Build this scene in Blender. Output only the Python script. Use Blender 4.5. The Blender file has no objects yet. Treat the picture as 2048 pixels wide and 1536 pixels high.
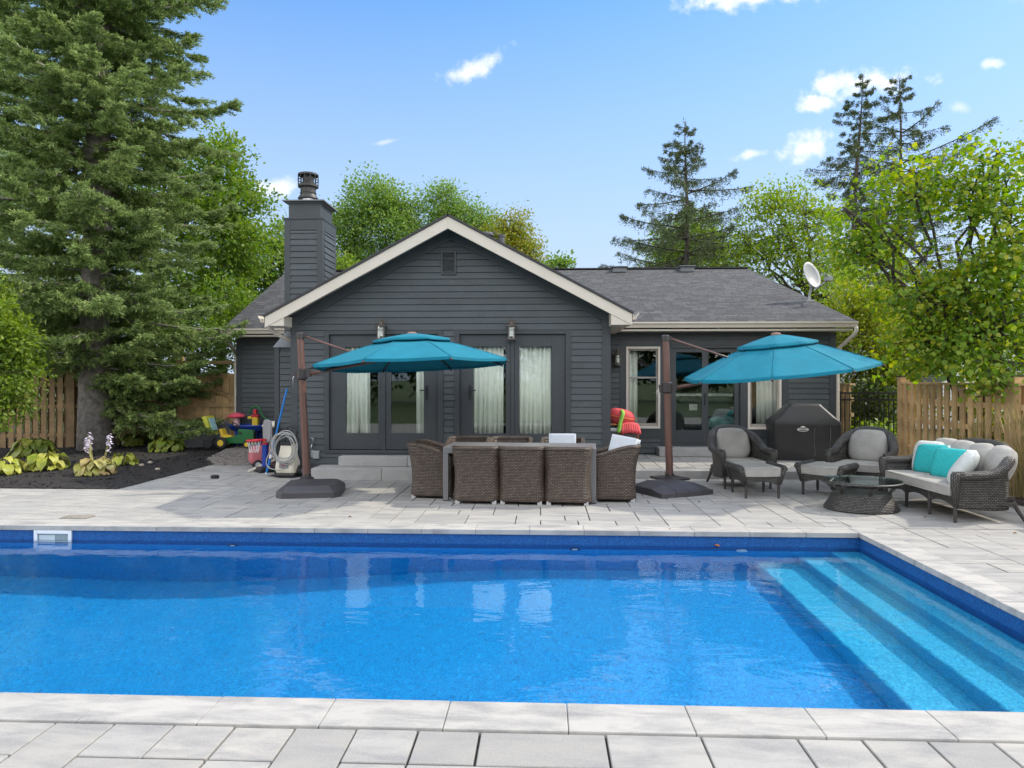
import bpy, bmesh, math, random
import numpy as np
from mathutils import Vector, Matrix
S = bpy.context.scene
COL = S.collection
R = math.radians

# ------------------------------------------------------------------ camera
YAW = math.atan(61 / 1420)
EYE = 1.7
cd = bpy.data.cameras.new('camera'); cam = bpy.data.objects.new('camera', cd); COL.objects.link(cam)
cd.sensor_width = 36; cd.lens = 36 * 1420 / 2048; cd.shift_y = -11 / 2048
cd.clip_start = .05; cd.clip_end = 2000
cam.location = (0, 0, EYE); cam.rotation_euler = (R(90), 0, YAW)
S.camera = cam

# ------------------------------------------------------------------ sun, sky, exposure
SUN_AZ, SUN_EL = 17, 43          # degrees north of the +x axis, above the horizon
sd = bpy.data.lights.new('sun', 'SUN'); sun = bpy.data.objects.new('sun', sd); COL.objects.link(sun)
sd.energy = 2.0; sd.angle = R(1.4); sd.color = (1, .92, .79)
sd.cycles.is_caustics_light = True
sv = Vector((math.cos(R(SUN_EL)) * math.cos(R(SUN_AZ)), math.cos(R(SUN_EL)) * math.sin(R(SUN_AZ)), math.sin(R(SUN_EL))))
sun.rotation_euler = sv.to_track_quat('Z', 'Y').to_euler(); sun.location = (8, 3, 20)
vs = S.view_settings
vs.view_transform = 'Standard'; vs.look = 'None'; vs.gamma = 1; vs.use_curve_mapping = False
vs.exposure = .93
W = bpy.data.worlds.new('World'); S.world = W; W.use_nodes = True
S.cycles.use_denoising = True
S.cycles.max_bounces = 12; S.cycles.transparent_max_bounces = 24
S.cycles.sample_clamp_indirect = 6


class NT:
    """tiny node tree helper"""
    def __init__(s, nt):
        s.t = nt; s.n = nt.nodes; s.l = nt.links

    def a(s, kind, **kw):
        n = s.n.new('ShaderNode' + kind)
        for k, v in kw.items():
            if k.startswith('i_'):
                k = k[2:]; k = int(k) if k.isdigit() else k.replace('_', ' ')
                s.put(n.inputs[k], v)
            else:
                setattr(n, k, v)
        return n

    def put(s, sock, v):
        if isinstance(v, bpy.types.NodeSocket):
            s.l.new(v, sock)
        elif isinstance(v, bpy.types.Node):
            s.l.new(v.outputs[0], sock)
        elif isinstance(v, (tuple, list)) and sock.type == 'RGBA' and len(v) == 3:
            sock.default_value = (*v, 1)
        else:
            sock.default_value = v

    def math(s, op, a, b=0., c=None, clamp=False):
        n = s.a('Math', operation=op, use_clamp=clamp); s.put(n.inputs[0], a); s.put(n.inputs[1], b)
        if c is not None: s.put(n.inputs[2], c)
        return n.outputs[0]

    def mix(s, f, a, b, blend='MIX'):
        n = s.a('Mix', data_type='RGBA', blend_type=blend); s.put(n.inputs[0], f); s.put(n.inputs[6], a); s.put(n.inputs[7], b)
        return n.outputs[2]

    def ramp(s, f, stops, interp='LINEAR'):
        n = s.a('ValToRGB'); n.color_ramp.interpolation = interp; e = n.color_ramp.elements
        while len(e) < len(stops): e.new(.5)
        for k, (p, c) in enumerate(stops):
            e[k].position = p; e[k].color = (*c, 1) if len(c) == 3 else c
        s.put(n.inputs[0], f)
        return n.outputs[0]

    def noise(s, vec, scale, detail=4, rough=.55, dist=0.):
        n = s.a('TexNoise', i_Scale=scale, i_Detail=detail, i_Roughness=rough, i_Distortion=dist)
        if vec is not None: s.put(n.inputs['Vector'], vec)
        return n.outputs[0]

    def bump(s, h, strength, dist=.01, normal=None):
        n = s.a('Bump', i_Strength=strength, i_Distance=dist); s.put(n.inputs['Height'], h)
        if normal is not None: s.put(n.inputs['Normal'], normal)
        return n.outputs[0]


# world: physical sky, with fair-weather clouds placed by direction
w = NT(W.node_tree)
bg = w.n['Background']
sky = w.a('TexSky', sky_type='NISHITA', sun_disc=False)
sky.sun_elevation = R(SUN_EL); sky.sun_rotation = R(90 - SUN_AZ)
sky.altitude = 100; sky.air_density = 1.0; sky.dust_density = .5; sky.ozone_density = 3.0
hsv = w.a('HueSaturation', i_Saturation=1.25, i_Color=sky)
tc = w.a('TexCoord')
sep = w.a('SeparateXYZ', i_0=tc.outputs['Generated'])
yy = w.math('MAXIMUM', sep.outputs[1], .02)
cu = w.math('DIVIDE', sep.outputs[0], yy); cv = w.math('DIVIDE', sep.outputs[2], yy)
cvec = w.a('CombineXYZ', i_0=cu, i_1=cv)
wob = w.noise(cvec, 14, 5, .6); wob2 = w.noise(cvec, 45, 4, .6)
# clouds: centre (u, v), half sizes, tilt, strength
CL = [(-.10, .437, .058, .019, .40, .85), (.30, .532, .115, .024, .06, .95), (.45, .408, .088, .024, .03, 1.1), (.377, .381, .028, .014, 0, 1.05),
      (.362, .322, .042, .028, .12, 1.05), (.29, .311, .028, .009, .15, .75), (.613, .431, .022, .010, .2, .7), (-.382, .271, .044, .019, .25, .9),
      (-.222, .336, .028, .005, .2, .35), (.57, .372, .02, .010, .0, .4), (.7, .53, .08, .02, .1, .3)]
mask = None
for (u0, v0, ru, rv, tl, st) in CL:
    if st == 0: continue
    du = w.math('SUBTRACT', cu, u0); dv = w.math('SUBTRACT', cv, v0)
    c_, s_ = math.cos(tl), math.sin(tl)
    a = w.math('ADD', w.math('MULTIPLY', du, c_ / ru), w.math('MULTIPLY', dv, s_ / ru))
    b = w.math('ADD', w.math('MULTIPLY', du, -s_ / rv), w.math('MULTIPLY', dv, c_ / rv))
    r2 = w.math('SQRT', w.math('ADD', w.math('MULTIPLY', a, a), w.math('MULTIPLY', b, b)))
    f = w.math('ADD', w.math('SUBTRACT', 1.0, r2), w.math('ADD', w.math('MULTIPLY', w.math('SUBTRACT', wob, .5), 1.9), w.math('MULTIPLY', w.math('SUBTRACT', wob2, .5), 1.5)))
    mr = w.a('MapRange', interpolation_type='SMOOTHSTEP', i_0=f, i_1=.0, i_2=.95, i_3=0., i_4=st)
    mask = mr.outputs[0] if mask is None else w.math('MAXIMUM', mask, mr.outputs[0])
front = w.math('GREATER_THAN', sep.outputs[1], .05)
mask = w.math('MULTIPLY', mask, front)
# unseen bright cloud added over the rest of the dome as fill light
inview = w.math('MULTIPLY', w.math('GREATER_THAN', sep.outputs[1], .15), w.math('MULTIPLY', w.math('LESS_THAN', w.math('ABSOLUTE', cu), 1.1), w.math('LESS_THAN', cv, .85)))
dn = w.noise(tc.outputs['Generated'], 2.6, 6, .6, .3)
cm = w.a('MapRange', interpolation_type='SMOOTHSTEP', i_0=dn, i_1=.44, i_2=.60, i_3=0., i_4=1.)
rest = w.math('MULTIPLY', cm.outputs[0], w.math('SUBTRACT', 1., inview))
lum = w.a('VectorMath', operation='DOT_PRODUCT'); w.put(lum.inputs[0], hsv.outputs[0]); lum.inputs[1].default_value = (.2, .7, .1)
sc = w.math('DIVIDE', 1.15, w.math('ADD', 1., w.math('MULTIPLY', lum.outputs['Value'], .103)))
vm = w.a('VectorMath', operation='SCALE'); w.put(vm.inputs[0], hsv.outputs[0]); w.put(vm.inputs['Scale'], sc)
low = w.a('MapRange', i_0=sep.outputs[2], i_1=.08, i_2=.50, i_3=.95, i_4=.04)
skyc = w.mix(low.outputs[0], vm.outputs[0], (2.25, 2.66, 3.35))
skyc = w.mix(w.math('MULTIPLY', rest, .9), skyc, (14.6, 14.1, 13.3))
skyc = w.mix(mask, skyc, (4.3, 4.35, 4.45))
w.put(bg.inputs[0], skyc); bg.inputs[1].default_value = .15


# ------------------------------------------------------------------ pixel -> point (used for measuring positions)
def at(px, py, Y=None, Z=None):
    c, s = math.cos(YAW), math.sin(YAW)
    a = (px - 1024) / 1420; b = (757 - py) / 1420
    d = (a * c - s, a * s + c, b)
    t = Y / d[1] if Y is not None else (Z - EYE) / d[2]
    return Vector((d[0] * t, d[1] * t, EYE + d[2] * t))


# ------------------------------------------------------------------ builders
class MB:
    def __init__(s):
        s.v = []; s.f = []; s.uv = {}

    def box(s, x0, x1, y0, y1, z0, z1, m=None):
        p = [(x0, y0, z0), (x1, y0, z0), (x1, y1, z0), (x0, y1, z0), (x0, y0, z1), (x1, y0, z1), (x1, y1, z1), (x0, y1, z1)]
        s.hexa(p, m); return s

    def hexa(s, p, m=None):
        n = len(s.v); s.v += [tuple(m @ Vector(q)) if m else tuple(q) for q in p]
        for f in ((0, 3, 2, 1), (4, 5, 6, 7), (0, 1, 5, 4), (1, 2, 6, 5), (2, 3, 7, 6), (3, 0, 4, 7)):
            s.f.append([n + k for k in f])
        return s

    def bar(s, a, b, wx, wz=None, up=(0, 0, 1)):
        a = Vector(a); b = Vector(b); wz = wz or wx
        d = (b - a); L = d.length; d.normalize()
        x = d.cross(Vector(up))
        x = x.normalized() if x.length > 1e-4 else Vector((1, 0, 0))
        y = x.cross(d)
        p = [q + x * sx * wx / 2 + y * sy * wz / 2 for q in (a, b) for sx, sy in ((-1, -1), (1, -1), (1, 1), (-1, 1))]
        return s.hexa(p)

    def poly(s, pts, uv=None):
        n = len(s.v); s.v += [tuple(p) for p in pts]; s.f.append(list(range(n, n + len(pts))))
        if uv: s.uv[len(s.f) - 1] = uv
        return s

    def prism(s, pts, d):
        """closed polygon extruded by the vector d"""
        n = len(s.v); k = len(pts); d = Vector(d)
        s.v += [tuple(p) for p in pts] + [tuple(Vector(p) + d) for p in pts]
        s.f.append(list(range(n + k - 1, n - 1, -1))); s.f.append(list(range(n + k, n + 2 * k)))
        for i in range(k):
            j = (i + 1) % k
            s.f.append([n + i, n + j, n + k + j, n + k + i])
        return s

    def grid(s, P, closed=False, uvs=None):
        """rows of points -> quads, uv in metres along the rows / columns"""
        n = len(s.v); a, b = len(P), len(P[0])
        for row in P: s.v += [tuple(p) for p in row]
        for i in range(a - 1):
            for j in range(b if closed else b - 1):
                k = (j + 1) % b
                s.f.append([n + i * b + j, n + i * b + k, n + (i + 1) * b + k, n + (i + 1) * b + j])
                if uvs:
                    u = uvs[i]; u2 = uvs[i + 1]
                    s.uv[len(s.f) - 1] = [u[j], u[k], u2[k], u2[j]]
        return s

    def tube(s, pts, r, n=8, cap=True):
        pts = [Vector(p) for p in pts]; k = len(pts)
        rr = r if isinstance(r, (list, tuple)) else [r] * k
        base = len(s.v); ref = None; L = 0.; lens = []
        for i, p in enumerate(pts):
            d = (pts[min(i + 1, k - 1)] - pts[max(i - 1, 0)]).normalized()
            if ref is None:
                ref = d.cross(Vector((0, 0, 1)))
                if ref.length < 1e-3: ref = Vector((1, 0, 0))
            x = (ref - d * ref.dot(d)).normalized(); y = d.cross(x); ref = x
            for j in range(n):
                t = 2 * math.pi * j / n
                s.v.append(tuple(p + (x * math.cos(t) + y * math.sin(t)) * rr[i]))
            if i: L += (pts[i] - pts[i - 1]).length
            lens.append(L)
        for i in range(k - 1):
            for j in range(n):
                q = (j + 1) % n
                s.f.append([base + i * n + j, base + i * n + q, base + (i + 1) * n + q, base + (i + 1) * n + j])
                c0 = 6.283 * rr[i]
                s.uv[len(s.f) - 1] = [(lens[i], c0 * j / n), (lens[i], c0 * (j + 1) / n), (lens[i + 1], c0 * (j + 1) / n), (lens[i + 1], c0 * j / n)]
        if cap:
            s.f.append([base + j for j in range(n - 1, -1, -1)]); s.f.append([base + (k - 1) * n + j for j in range(n)])
        return s

    def lathe(s, prof, n=20, c=(0, 0, 0), sx=1., sy=1., cap=True):
        base = len(s.v); L = 0
        for i, (r, z) in enumerate(prof):
            for j in range(n):
                t = 2 * math.pi * j / n
                s.v.append((c[0] + r * sx * math.cos(t), c[1] + r * sy * math.sin(t), c[2] + z))
        for i in range(len(prof) - 1):
            L2 = L + math.hypot(prof[i + 1][0] - prof[i][0], prof[i + 1][1] - prof[i][1])
            for j in range(n):
                q = (j + 1) % n
                s.f.append([base + i * n + j, base + i * n + q, base + (i + 1) * n + q, base + (i + 1) * n + j])
                c0 = 6.283 * max(prof[i][0], prof[i + 1][0])
                s.uv[len(s.f) - 1] = [(c0 * j / n, L), (c0 * (j + 1) / n, L), (c0 * (j + 1) / n, L2), (c0 * j / n, L2)]
            L = L2
        if cap:
            s.f.append([base + j for j in range(n - 1, -1, -1)]); s.f.append([base + (len(prof) - 1) * n + j for j in range(n)])
        return s

    def pillow(s, w_, h_, t_, m=None, n=14, p=5., puff=.55):
        """soft cushion in the local xz plane, thickness along y"""
        m = m or Matrix()
        def pt(i, j, sg):
            u = -1 + 2 * i / n; v = -1 + 2 * j / n
            k = max(abs(u), abs(v)) or 1.
            e = (abs(u) ** p + abs(v) ** p) ** (1 / p) or 1.
            q = k / e
            th = max(0., (1 - abs(u) ** 3)) * max(0., (1 - abs(v) ** 3))
            return m @ Vector((u * q * w_ / 2, sg * t_ / 2 * th ** puff, v * q * h_ / 2))
        for sg in (-1, 1):
            P = [[pt(i, j, sg) for i in (range(n + 1) if sg < 0 else range(n, -1, -1))] for j in range(n + 1)]
            uvs = [[(i / n * w_, j / n * h_) for i in range(n + 1)] for j in range(n + 1)]
            s.grid(P, uvs=uvs)
        return s

    def build(s, name, mat, parent=None, smooth=False, bevel=0., world=True, sub=0, solid=0., auto=None, seg=2):
        me = bpy.data.meshes.new(name)
        off = Vector((0, 0, 0))
        if parent is not None and world:
            q = parent
            while q is not None: off += q.location; q = q.parent
        V = [(a - off.x, b - off.y, c - off.z) for a, b, c in s.v] if off.length else s.v
        me.from_pydata(V, [], s.f)
        if s.uv:
            L = me.uv_layers.new(name='UVMap')
            for k, uv in s.uv.items():
                p = me.polygons[k]
                for q, c in enumerate(uv): L.data[p.loop_start + q].uv = c
        me.materials.append(mat)
        if smooth or auto:
            me.polygons.foreach_set('use_smooth', [True] * len(me.polygons))
        o = bpy.data.objects.new(name, me); COL.objects.link(o)
        if parent is not None: o.parent = parent
        if smooth and solid == 0:
            bm = bmesh.new(); bm.from_mesh(me); bmesh.ops.remove_doubles(bm, verts=bm.verts, dist=1e-5); bm.to_mesh(me); bm.free()
        if auto:
            me.set_sharp_from_angle(angle=R(auto))
        if solid:
            md = o.modifiers.new('solid', 'SOLIDIFY'); md.thickness = solid; md.offset = 0
        if bevel:
            md = o.modifiers.new('bevel', 'BEVEL'); md.width = bevel; md.segments = seg; md.limit_method = 'ANGLE'
        if sub:
            md = o.modifiers.new('sub', 'SUBSURF'); md.levels = sub; md.render_levels = sub
        return o


def fast(name, V, F, mat, parent=None, off=None, smooth=False):
    """numpy arrays -> mesh object (faces all with the same corner count)"""
    V = np.asarray(V, np.float32); F = np.asarray(F, np.int32)
    if off is None and parent is not None:
        off = Vector((0, 0, 0)); q = parent
        while q is not None: off += q.location; q = q.parent
    if off is not None: V = V - np.array(off, np.float32)
    me = bpy.data.meshes.new(name)
    me.vertices.add(len(V)); me.vertices.foreach_set('co', V.ravel())
    k = F.shape[1]
    me.loops.add(F.size); me.loops.foreach_set('vertex_index', F.ravel())
    me.polygons.add(len(F)); me.polygons.foreach_set('loop_start', np.arange(0, F.size, k, dtype=np.int32))
    if smooth: me.polygons.foreach_set('use_smooth', np.ones(len(F), bool))
    me.update(calc_edges=True); me.validate()
    me.materials.append(mat)
    o = bpy.data.objects.new(name, me); COL.objects.link(o)
    if parent is not None: o.parent = parent
    return o


def tag(o, label=None, cat=None, group=None, kind=None):
    if label: o['label'] = label
    if cat: o['category'] = cat
    if group: o['group'] = group
    if kind: o['kind'] = kind
    return o


def thing(name, label, cat, loc=(0, 0, 0), rz=0., group=None):
    o = bpy.data.objects.new(name, None); COL.objects.link(o)
    o.location = loc; o.rotation_euler = (0, 0, rz); o.empty_display_size = .2
    return tag(o, label, cat, group)


def dup(root, loc, rz=0., label=None):
    def cp(o, parent):
        c = o.copy(); COL.objects.link(c); c.parent = parent
        for ch in list(o.children): cp(ch, c)
        return c
    r = cp(root, None); r.location = loc; r.rotation_euler = (0, 0, rz)
    if label: r['label'] = label
    return r


def struct(o): return tag(o, kind='structure')


def spline(pts, n):
    """Catmull-Rom through the points"""
    P = [Vector(p) for p in pts]; P = [2 * P[0] - P[1]] + P + [2 * P[-1] - P[-2]]; out = []
    k = len(P) - 3
    for i in range(n + 1):
        t = i / n * k; j = min(int(t), k - 1); t -= j
        a, b, c, d = P[j:j + 4]
        out.append(.5 * ((2 * b) + (c - a) * t + (2 * a - 5 * b + 4 * c - d) * t * t + (3 * b - a - 3 * c + d) * t ** 3))
    return out


# ------------------------------------------------------------------ materials
def mat(name, col, rough=.6, var=.12, scale=6., bump=0., bscale=60., metal=0., spec=.5, coat=0., dirt=None, coord='Object', isl=0.):
    m = bpy.data.materials.new(name); m.use_nodes = True; t = NT(m.node_tree); p = t.n['Principled BSDF']
    c = t.a('TexCoord').outputs[coord]
    n1 = t.noise(c, scale, 5)
    lo = tuple(max(0, x * (1 - var)) for x in col); hi = tuple(min(1, x * (1 + var)) for x in col)
    colr = t.ramp(n1, [(.3, lo), (.7, hi)])
    if isl:
        g = t.a('NewGeometry').outputs['Random Per Island']
        v = t.math('ADD', 1 - isl, t.math('MULTIPLY', g, 2 * isl))
        h = t.a('HueSaturation', i_Color=colr); t.put(h.inputs['Value'], v); colr = h.outputs[0]
    if dirt:
        n2 = t.noise(c, dirt[1], 6, .65)
        colr = t.mix(t.ramp(n2, [(dirt[2], (0, 0, 0)), (dirt[2] + .18, (1, 1, 1))]), colr, dirt[0])
    t.put(p.inputs['Base Color'], colr)
    p.inputs['Roughness'].default_value = rough; p.inputs['Metallic'].default_value = metal
    p.inputs['Specular IOR Level'].default_value = spec; p.inputs['Coat Weight'].default_value = coat
    if bump:
        t.put(p.inputs['Normal'], t.bump(t.noise(c, bscale, 4, .6), bump, .01))
    return m


def leafmat(name, cols, trans=.4, rough=.55, nscale=.6):
    m = bpy.data.materials.new(name); m.use_nodes = True; t = NT(m.node_tree); p = t.n['Principled BSDF']
    g = t.a('NewGeometry').outputs['Random Per Island']
    c = t.a('TexCoord').outputs['Object']
    f = t.math('ADD', t.math('MULTIPLY', g, .65), t.math('MULTIPLY', t.noise(c, nscale, 3), .5))
    k = len(cols)
    colr = t.ramp(f, [(.12 + .8 * i / (k - 1), c_) for i, c_ in enumerate(cols)])
    t.put(p.inputs['Base Color'], colr); p.inputs['Roughness'].default_value = rough; p.inputs['Specular IOR Level'].default_value = .3
    tr = t.a('BsdfTranslucent'); h = t.a('HueSaturation', i_Saturation=1.15, i_Value=1.5, i_Color=colr); t.put(tr.inputs[0], h.outputs[0])
    ms = t.a('MixShader', i_0=trans, i_1=p.outputs[0], i_2=tr.outputs[0])
    t.put(t.n['Material Output'].inputs[0], ms.outputs[0])
    return m


def wicker(name, cols, row=.014, col=.034, gap=.10, bump=.8):
    m = bpy.data.materials.new(name); m.use_nodes = True; t = NT(m.node_tree); p = t.n['Principled BSDF']
    uv = t.a('TexCoord').outputs['UV']
    b = t.a('TexBrick', offset=.5, i_Color1=cols[0], i_Color2=cols[1], i_Mortar=(.012, .009, .008), i_Scale=1., i_Mortar_Size=row * gap, i_Mortar_Smooth=.6, i_Bias=0.,
            i_Brick_Width=col, i_Row_Height=row, i_Vector=uv)
    n = t.noise(uv, 30, 4)
    c = t.mix(t.math('MULTIPLY', n, .8), b.outputs[0], cols[2])
    c = t.mix(b.outputs[1], c, (.012, .009, .008))
    t.put(p.inputs['Base Color'], c); p.inputs['Roughness'].default_value = .42
    h = t.math('SUBTRACT', 1., b.outputs[1])
    wv = t.a('TexWave', bands_direction='Y', i_Scale=math.pi * 2 / row / 20, i_Vector=uv)
    t.put(p.inputs['Normal'], t.bump(t.math('ADD', h, t.math('MULTIPLY', wv.outputs[1], .5)), bump, .006))
    return m


def shingles(name):
    m = bpy.data.materials.new(name); m.use_nodes = True; t = NT(m.node_tree); p = t.n['Principled BSDF']
    uv = t.a('TexCoord').outputs['UV']
    b = t.a('TexBrick', offset=.37, offset_frequency=3, i_Color1=(.022, .023, .025), i_Color2=(.105, .104, .103), i_Mortar=(.006, .006, .007), i_Scale=1., i_Mortar_Size=.013, i_Mortar_Smooth=.3, i_Bias=-.1,
            i_Brick_Width=.32, i_Row_Height=.15, i_Vector=uv)
    b.squash = .6; b.squash_frequency = 2
    n = t.noise(uv, 90, 3, .7); n2 = t.noise(uv, .7, 4)
    c = t.mix(t.ramp(n, [(.35, (.0, 0, 0)), (.65, (1, 1, 1))]), b.outputs[0], t.mix(.5, b.outputs[0], (.085, .085, .085)))
    c = t.mix(t.math('MULTIPLY', n2, .4), c, (.035, .035, .035))
    t.put(p.inputs['Base Color'], c); p.inputs['Roughness'].default_value = .9
    sp = t.a('SeparateXYZ', i_0=uv)
    saw = t.math('FRACT', t.math('DIVIDE', sp.outputs[1], .15))
    hh = t.math('ADD', t.math('MULTIPLY', t.math('SUBTRACT', 1., saw), 1.), t.math('ADD', t.math('MULTIPLY', b.outputs[1], -.6), t.math('MULTIPLY', n, .3)))
    t.put(p.inputs['Normal'], t.bump(hh, .8, .02))
    return m


def glass(name, tint=(.95, .975, .955), base=.05):
    m = bpy.data.materials.new(name); m.use_nodes = True; t = NT(m.node_tree)
    lw = t.a('LayerWeight', i_Blend=.35)
    f = t.math('ADD', t.math('MULTIPLY', lw.outputs[0], .45), base, clamp=True)
    ms = t.a('MixShader', i_0=f, i_1=t.a('BsdfTransparent', i_Color=tint).outputs[0], i_2=t.a('BsdfGlossy', i_Roughness=.0, i_Color=(.95, 1, .98)).outputs[0])
    t.put(t.n['Material Output'].inputs[0], ms.outputs[0])
    return m


SIDING = mat('charcoal siding paint', (.051, .062, .068), .55, .12, 2.5, .35, 60., dirt=((.075, .082, .086), 7., .60), isl=.13)
TRIM = mat('charcoal trim paint', (.040, .047, .052), .5, .10, 4., .2, 80.)
CREAM = mat('cream aluminium', (.58, .525, .44), .45, .04, 2., dirt=((.5, .46, .4), 3., .68))
BEIGEFR = mat('cream window frame', (.62, .57, .50), .45, .04)
SHINGLE = shingles('asphalt shingles')
BLACK = mat('dark drip edge', (.02, .02, .022), .6)
GLASS = glass('window glass')
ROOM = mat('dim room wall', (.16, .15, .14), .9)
CURTAIN = mat('pale pleated curtain', (.88, .875, .83), .9, .05, 3.)
BROWN = mat('bronze pole', (.125, .062, .048), .35, .12, 8., spec=.5)
DKBRN = mat('dark bronze casting', (.035, .028, .028), .4)
BASEPL = mat('charcoal resin base', (.055, .052, .058), .5, .12, 6., .2, 200.)
TEAL = mat('teal canvas', (.0, .200, .295), .85, .10, 4., .5, 12., dirt=((.02, .25, .34), 6., .60))
t = NT(TEAL.node_tree); tr = t.a('BsdfTranslucent', i_Color=(.0, .26, .34)); t.put(t.n['Material Output'].inputs[0], t.a('MixShader', i_0=.22, i_1=t.n['Principled BSDF'].outputs[0], i_2=tr.outputs[0]).outputs[0])
CUSH = mat('light grey cushion fabric', (.345, .332, .305), .95, .08, 9., .8, 9.)
CUSHW = mat('pale blue grey cushion fabric', (.56, .60, .64), .95, .05, 8., .2, 200.)
TEALP = mat('turquoise woven fabric', (.02, .36, .37), .95, .12, 40., .4, 300.)
WICKER1 = wicker('brown woven rattan', [(.115, .078, .055), (.25, .185, .135), (.07, .052, .044)], .021, .046, .24, 1.)
WICKER2 = wicker('charcoal woven rattan', [(.085, .082, .075), (.205, .195, .175), (.05, .048, .046)], .021, .042, .26, 1.)
TABLE = mat('grey aluminium table', (.15, .147, .15), .45, .08, 3., .1, 150.)
CONC = mat('cast stone', (.36, .355, .34), .8, .12, 5., .3, 90., dirt=((.27, .265, .25), 2.5, .58))
STEEL = mat('brushed steel', (.55, .55, .55), .3, .05, 5., metal=1.)
PLBLACK = mat('black plastic', (.015, .015, .016), .45)
TYRE = mat('black rubber', (.02, .02, .02), .8)
WHITEP = mat('white plastic', (.75, .76, .75), .4, .04)
CREAMP = mat('cream plastic', (.66, .61, .49), .45, .06)
REDF = mat('faded red plastic', (.48, .13, .15), .5, .12, 5.)
REDP = mat('red plastic', (.55, .02, .03), .4)
BLUEP = mat('blue plastic', (.012, .05, .33), .4)
GREENP = mat('green plastic', (.012, .14, .035), .4)
YELP = mat('yellow plastic', (.72, .48, .03), .4)
LIMEP = mat('lime yellow plastic', (.52, .52, .05), .45)
GREYP = mat('grey plastic', (.20, .20, .215), .5)
POLEBL = mat('blue aluminium pole', (.01, .16, .50), .3)
FENCEWD = mat('weathered cedar', (.50, .335, .165), .8, .30, 3.5, .4, 45., isl=.22)
FENCEDK = mat('brown stained cedar', (.29, .19, .095), .8, .28, 3.5, .4, 45., isl=.22)
GATEM = mat('black powder coat', (.012, .013, .013), .4)
COVER = mat('black vinyl cover', (.020, .020, .021), .5, .25, 2., .8, 5., dirt=((.05, .048, .046), 3., .62))
BARK = mat('grey brown bark', (.235, .21, .19), .95, .4, 9., 1., 18.)
BARKD = mat('dark bark', (.07, .058, .05), .95, .35, 9., .8, 18.)
MARK = mat('cream print', (.7, .7, .66), .6)

# ================================================================== the setting
rng = np.random.default_rng(7); random.seed(7)
# lawn / ground with the hole the pool sits in
PX0, PX1, PY0, PY1 = -9.0, 3.46, 3.70, 7.92
m = bpy.data.materials.new('lawn'); m.use_nodes = True; t = NT(m.node_tree); c = t.a('TexCoord').outputs['Object']
n = t.noise(c, 3, 6, .6); n2 = t.noise(c, 60, 3, .7)
t.put(t.n['Principled BSDF'].inputs['Base Color'], t.mix(n2, t.ramp(n, [(.3, (.03, .06, .012)), (.7, (.075, .12, .025))]), (.05, .085, .02)))
t.n['Principled BSDF'].inputs['Roughness'].default_value = .9
t.put(t.n['Principled BSDF'].inputs['Normal'], t.bump(n2, .8, .04))
b = MB(); G = 600; gz = -.07
for x0, x1, y0, y1 in ((-G, PX0 - .2, -G, G), (PX1 + .2, G, -G, G), (PX0 - .2, PX1 + .2, -G, PY0 - .2), (PX0 - .2, PX1 + .2, PY1 + .2, G)):
    b.poly([(x0, y0, gz), (x1, y0, gz), (x1, y1, gz), (x0, y1, gz)])
struct(b.build('ground', m))

# paving: random ashlar of real slabs
m = bpy.data.materials.new('concrete pavers'); m.use_nodes = True; t = NT(m.node_tree); p = t.n['Principled BSDF']
c = t.a('TexCoord').outputs['Object']; g = t.a('NewGeometry').outputs['Random Per Island']
colr = t.ramp(g, [(0, (.25, .243, .228)), (.3, (.345, .33, .30)), (.65, (.30, .296, .282)), (1, (.385, .362, .322))])
mp = t.a('Mapping', i_Vector=c); t.put(mp.inputs['Rotation'], (0, 0, .5)); mp.inputs['Scale'].default_value = (1, 3.2, 1)
st = t.noise(mp.outputs[0], 2.3, 6, .62, .4)
colr = t.mix(t.ramp(st, [(.42, (0, 0, 0)), (.66, (1, 1, 1))]), colr, (.205, .205, .205))
sp = t.noise(c, 130, 3, .7)
colr = t.mix(t.ramp(sp, [(.3, (0, 0, 0)), (.75, (.35, .35, .35))]), colr, (.50, .48, .44))
t.put(p.inputs['Base Color'], colr); p.inputs['Roughness'].default_value = .85
t.put(p.inputs['Normal'], t.bump(t.math('ADD', t.noise(c, 25, 5, .6), t.math('MULTIPLY', sp, .3)), .35, .008))
PAVER = m
SAND = mat('dark joint sand', (.045, .042, .038), .95, .3, 20.)


def pave(mb, x0, x1, y0, y1, z, sizes, inside=None, unit=.3, gap=.011):
    nx = max(1, int(round((x1 - x0) / unit))); ny = max(1, int(round((y1 - y0) / unit)))
    ux = (x1 - x0) / nx; uy = (y1 - y0) / ny
    used = np.zeros((nx, ny), bool)
    if inside:
        for i in range(nx):
            for j in range(ny):
                if not inside(x0 + (i + .5) * ux, y0 + (j + .5) * uy): used[i, j] = True
    for j in range(ny):
        for i in range(nx):
            if used[i, j]: continue
            for a, b_ in random.sample(sizes, len(sizes)) + [(1, 1)]:
                if i + a <= nx and j + b_ <= ny and not used[i:i + a, j:j + b_].any(): break
            used[i:i + a, j:j + b_] = True
            xa, xb, ya, yb = x0 + i * ux, x0 + (i + a) * ux, y0 + j * uy, y0 + (j + b_) * uy
            cells = [(xa, xb, ya, yb)]
            if a == 3: xm_ = xa + (xb - xa) * random.choice((.5, .5, 2 / 3, 1 / 3)); cells = [(xa, xm_, ya, yb), (xm_, xb, ya, yb)]
            elif a == 2 and b_ == 2:
                f = random.choice((.5, .25, .75)); ym_ = ya + (yb - ya) * f; cells = [(xa, xb, ya, ym_), (xa, xb, ym_, yb)]
            for qa, qb_, qc, qd in cells:
                dz = random.uniform(-.002, .002); h = gap / 2 * random.uniform(.7, 1.3)
                mb.box(qa + h, qb_ - h, qc + h, qd - h, z - .03, z + dz)


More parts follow.
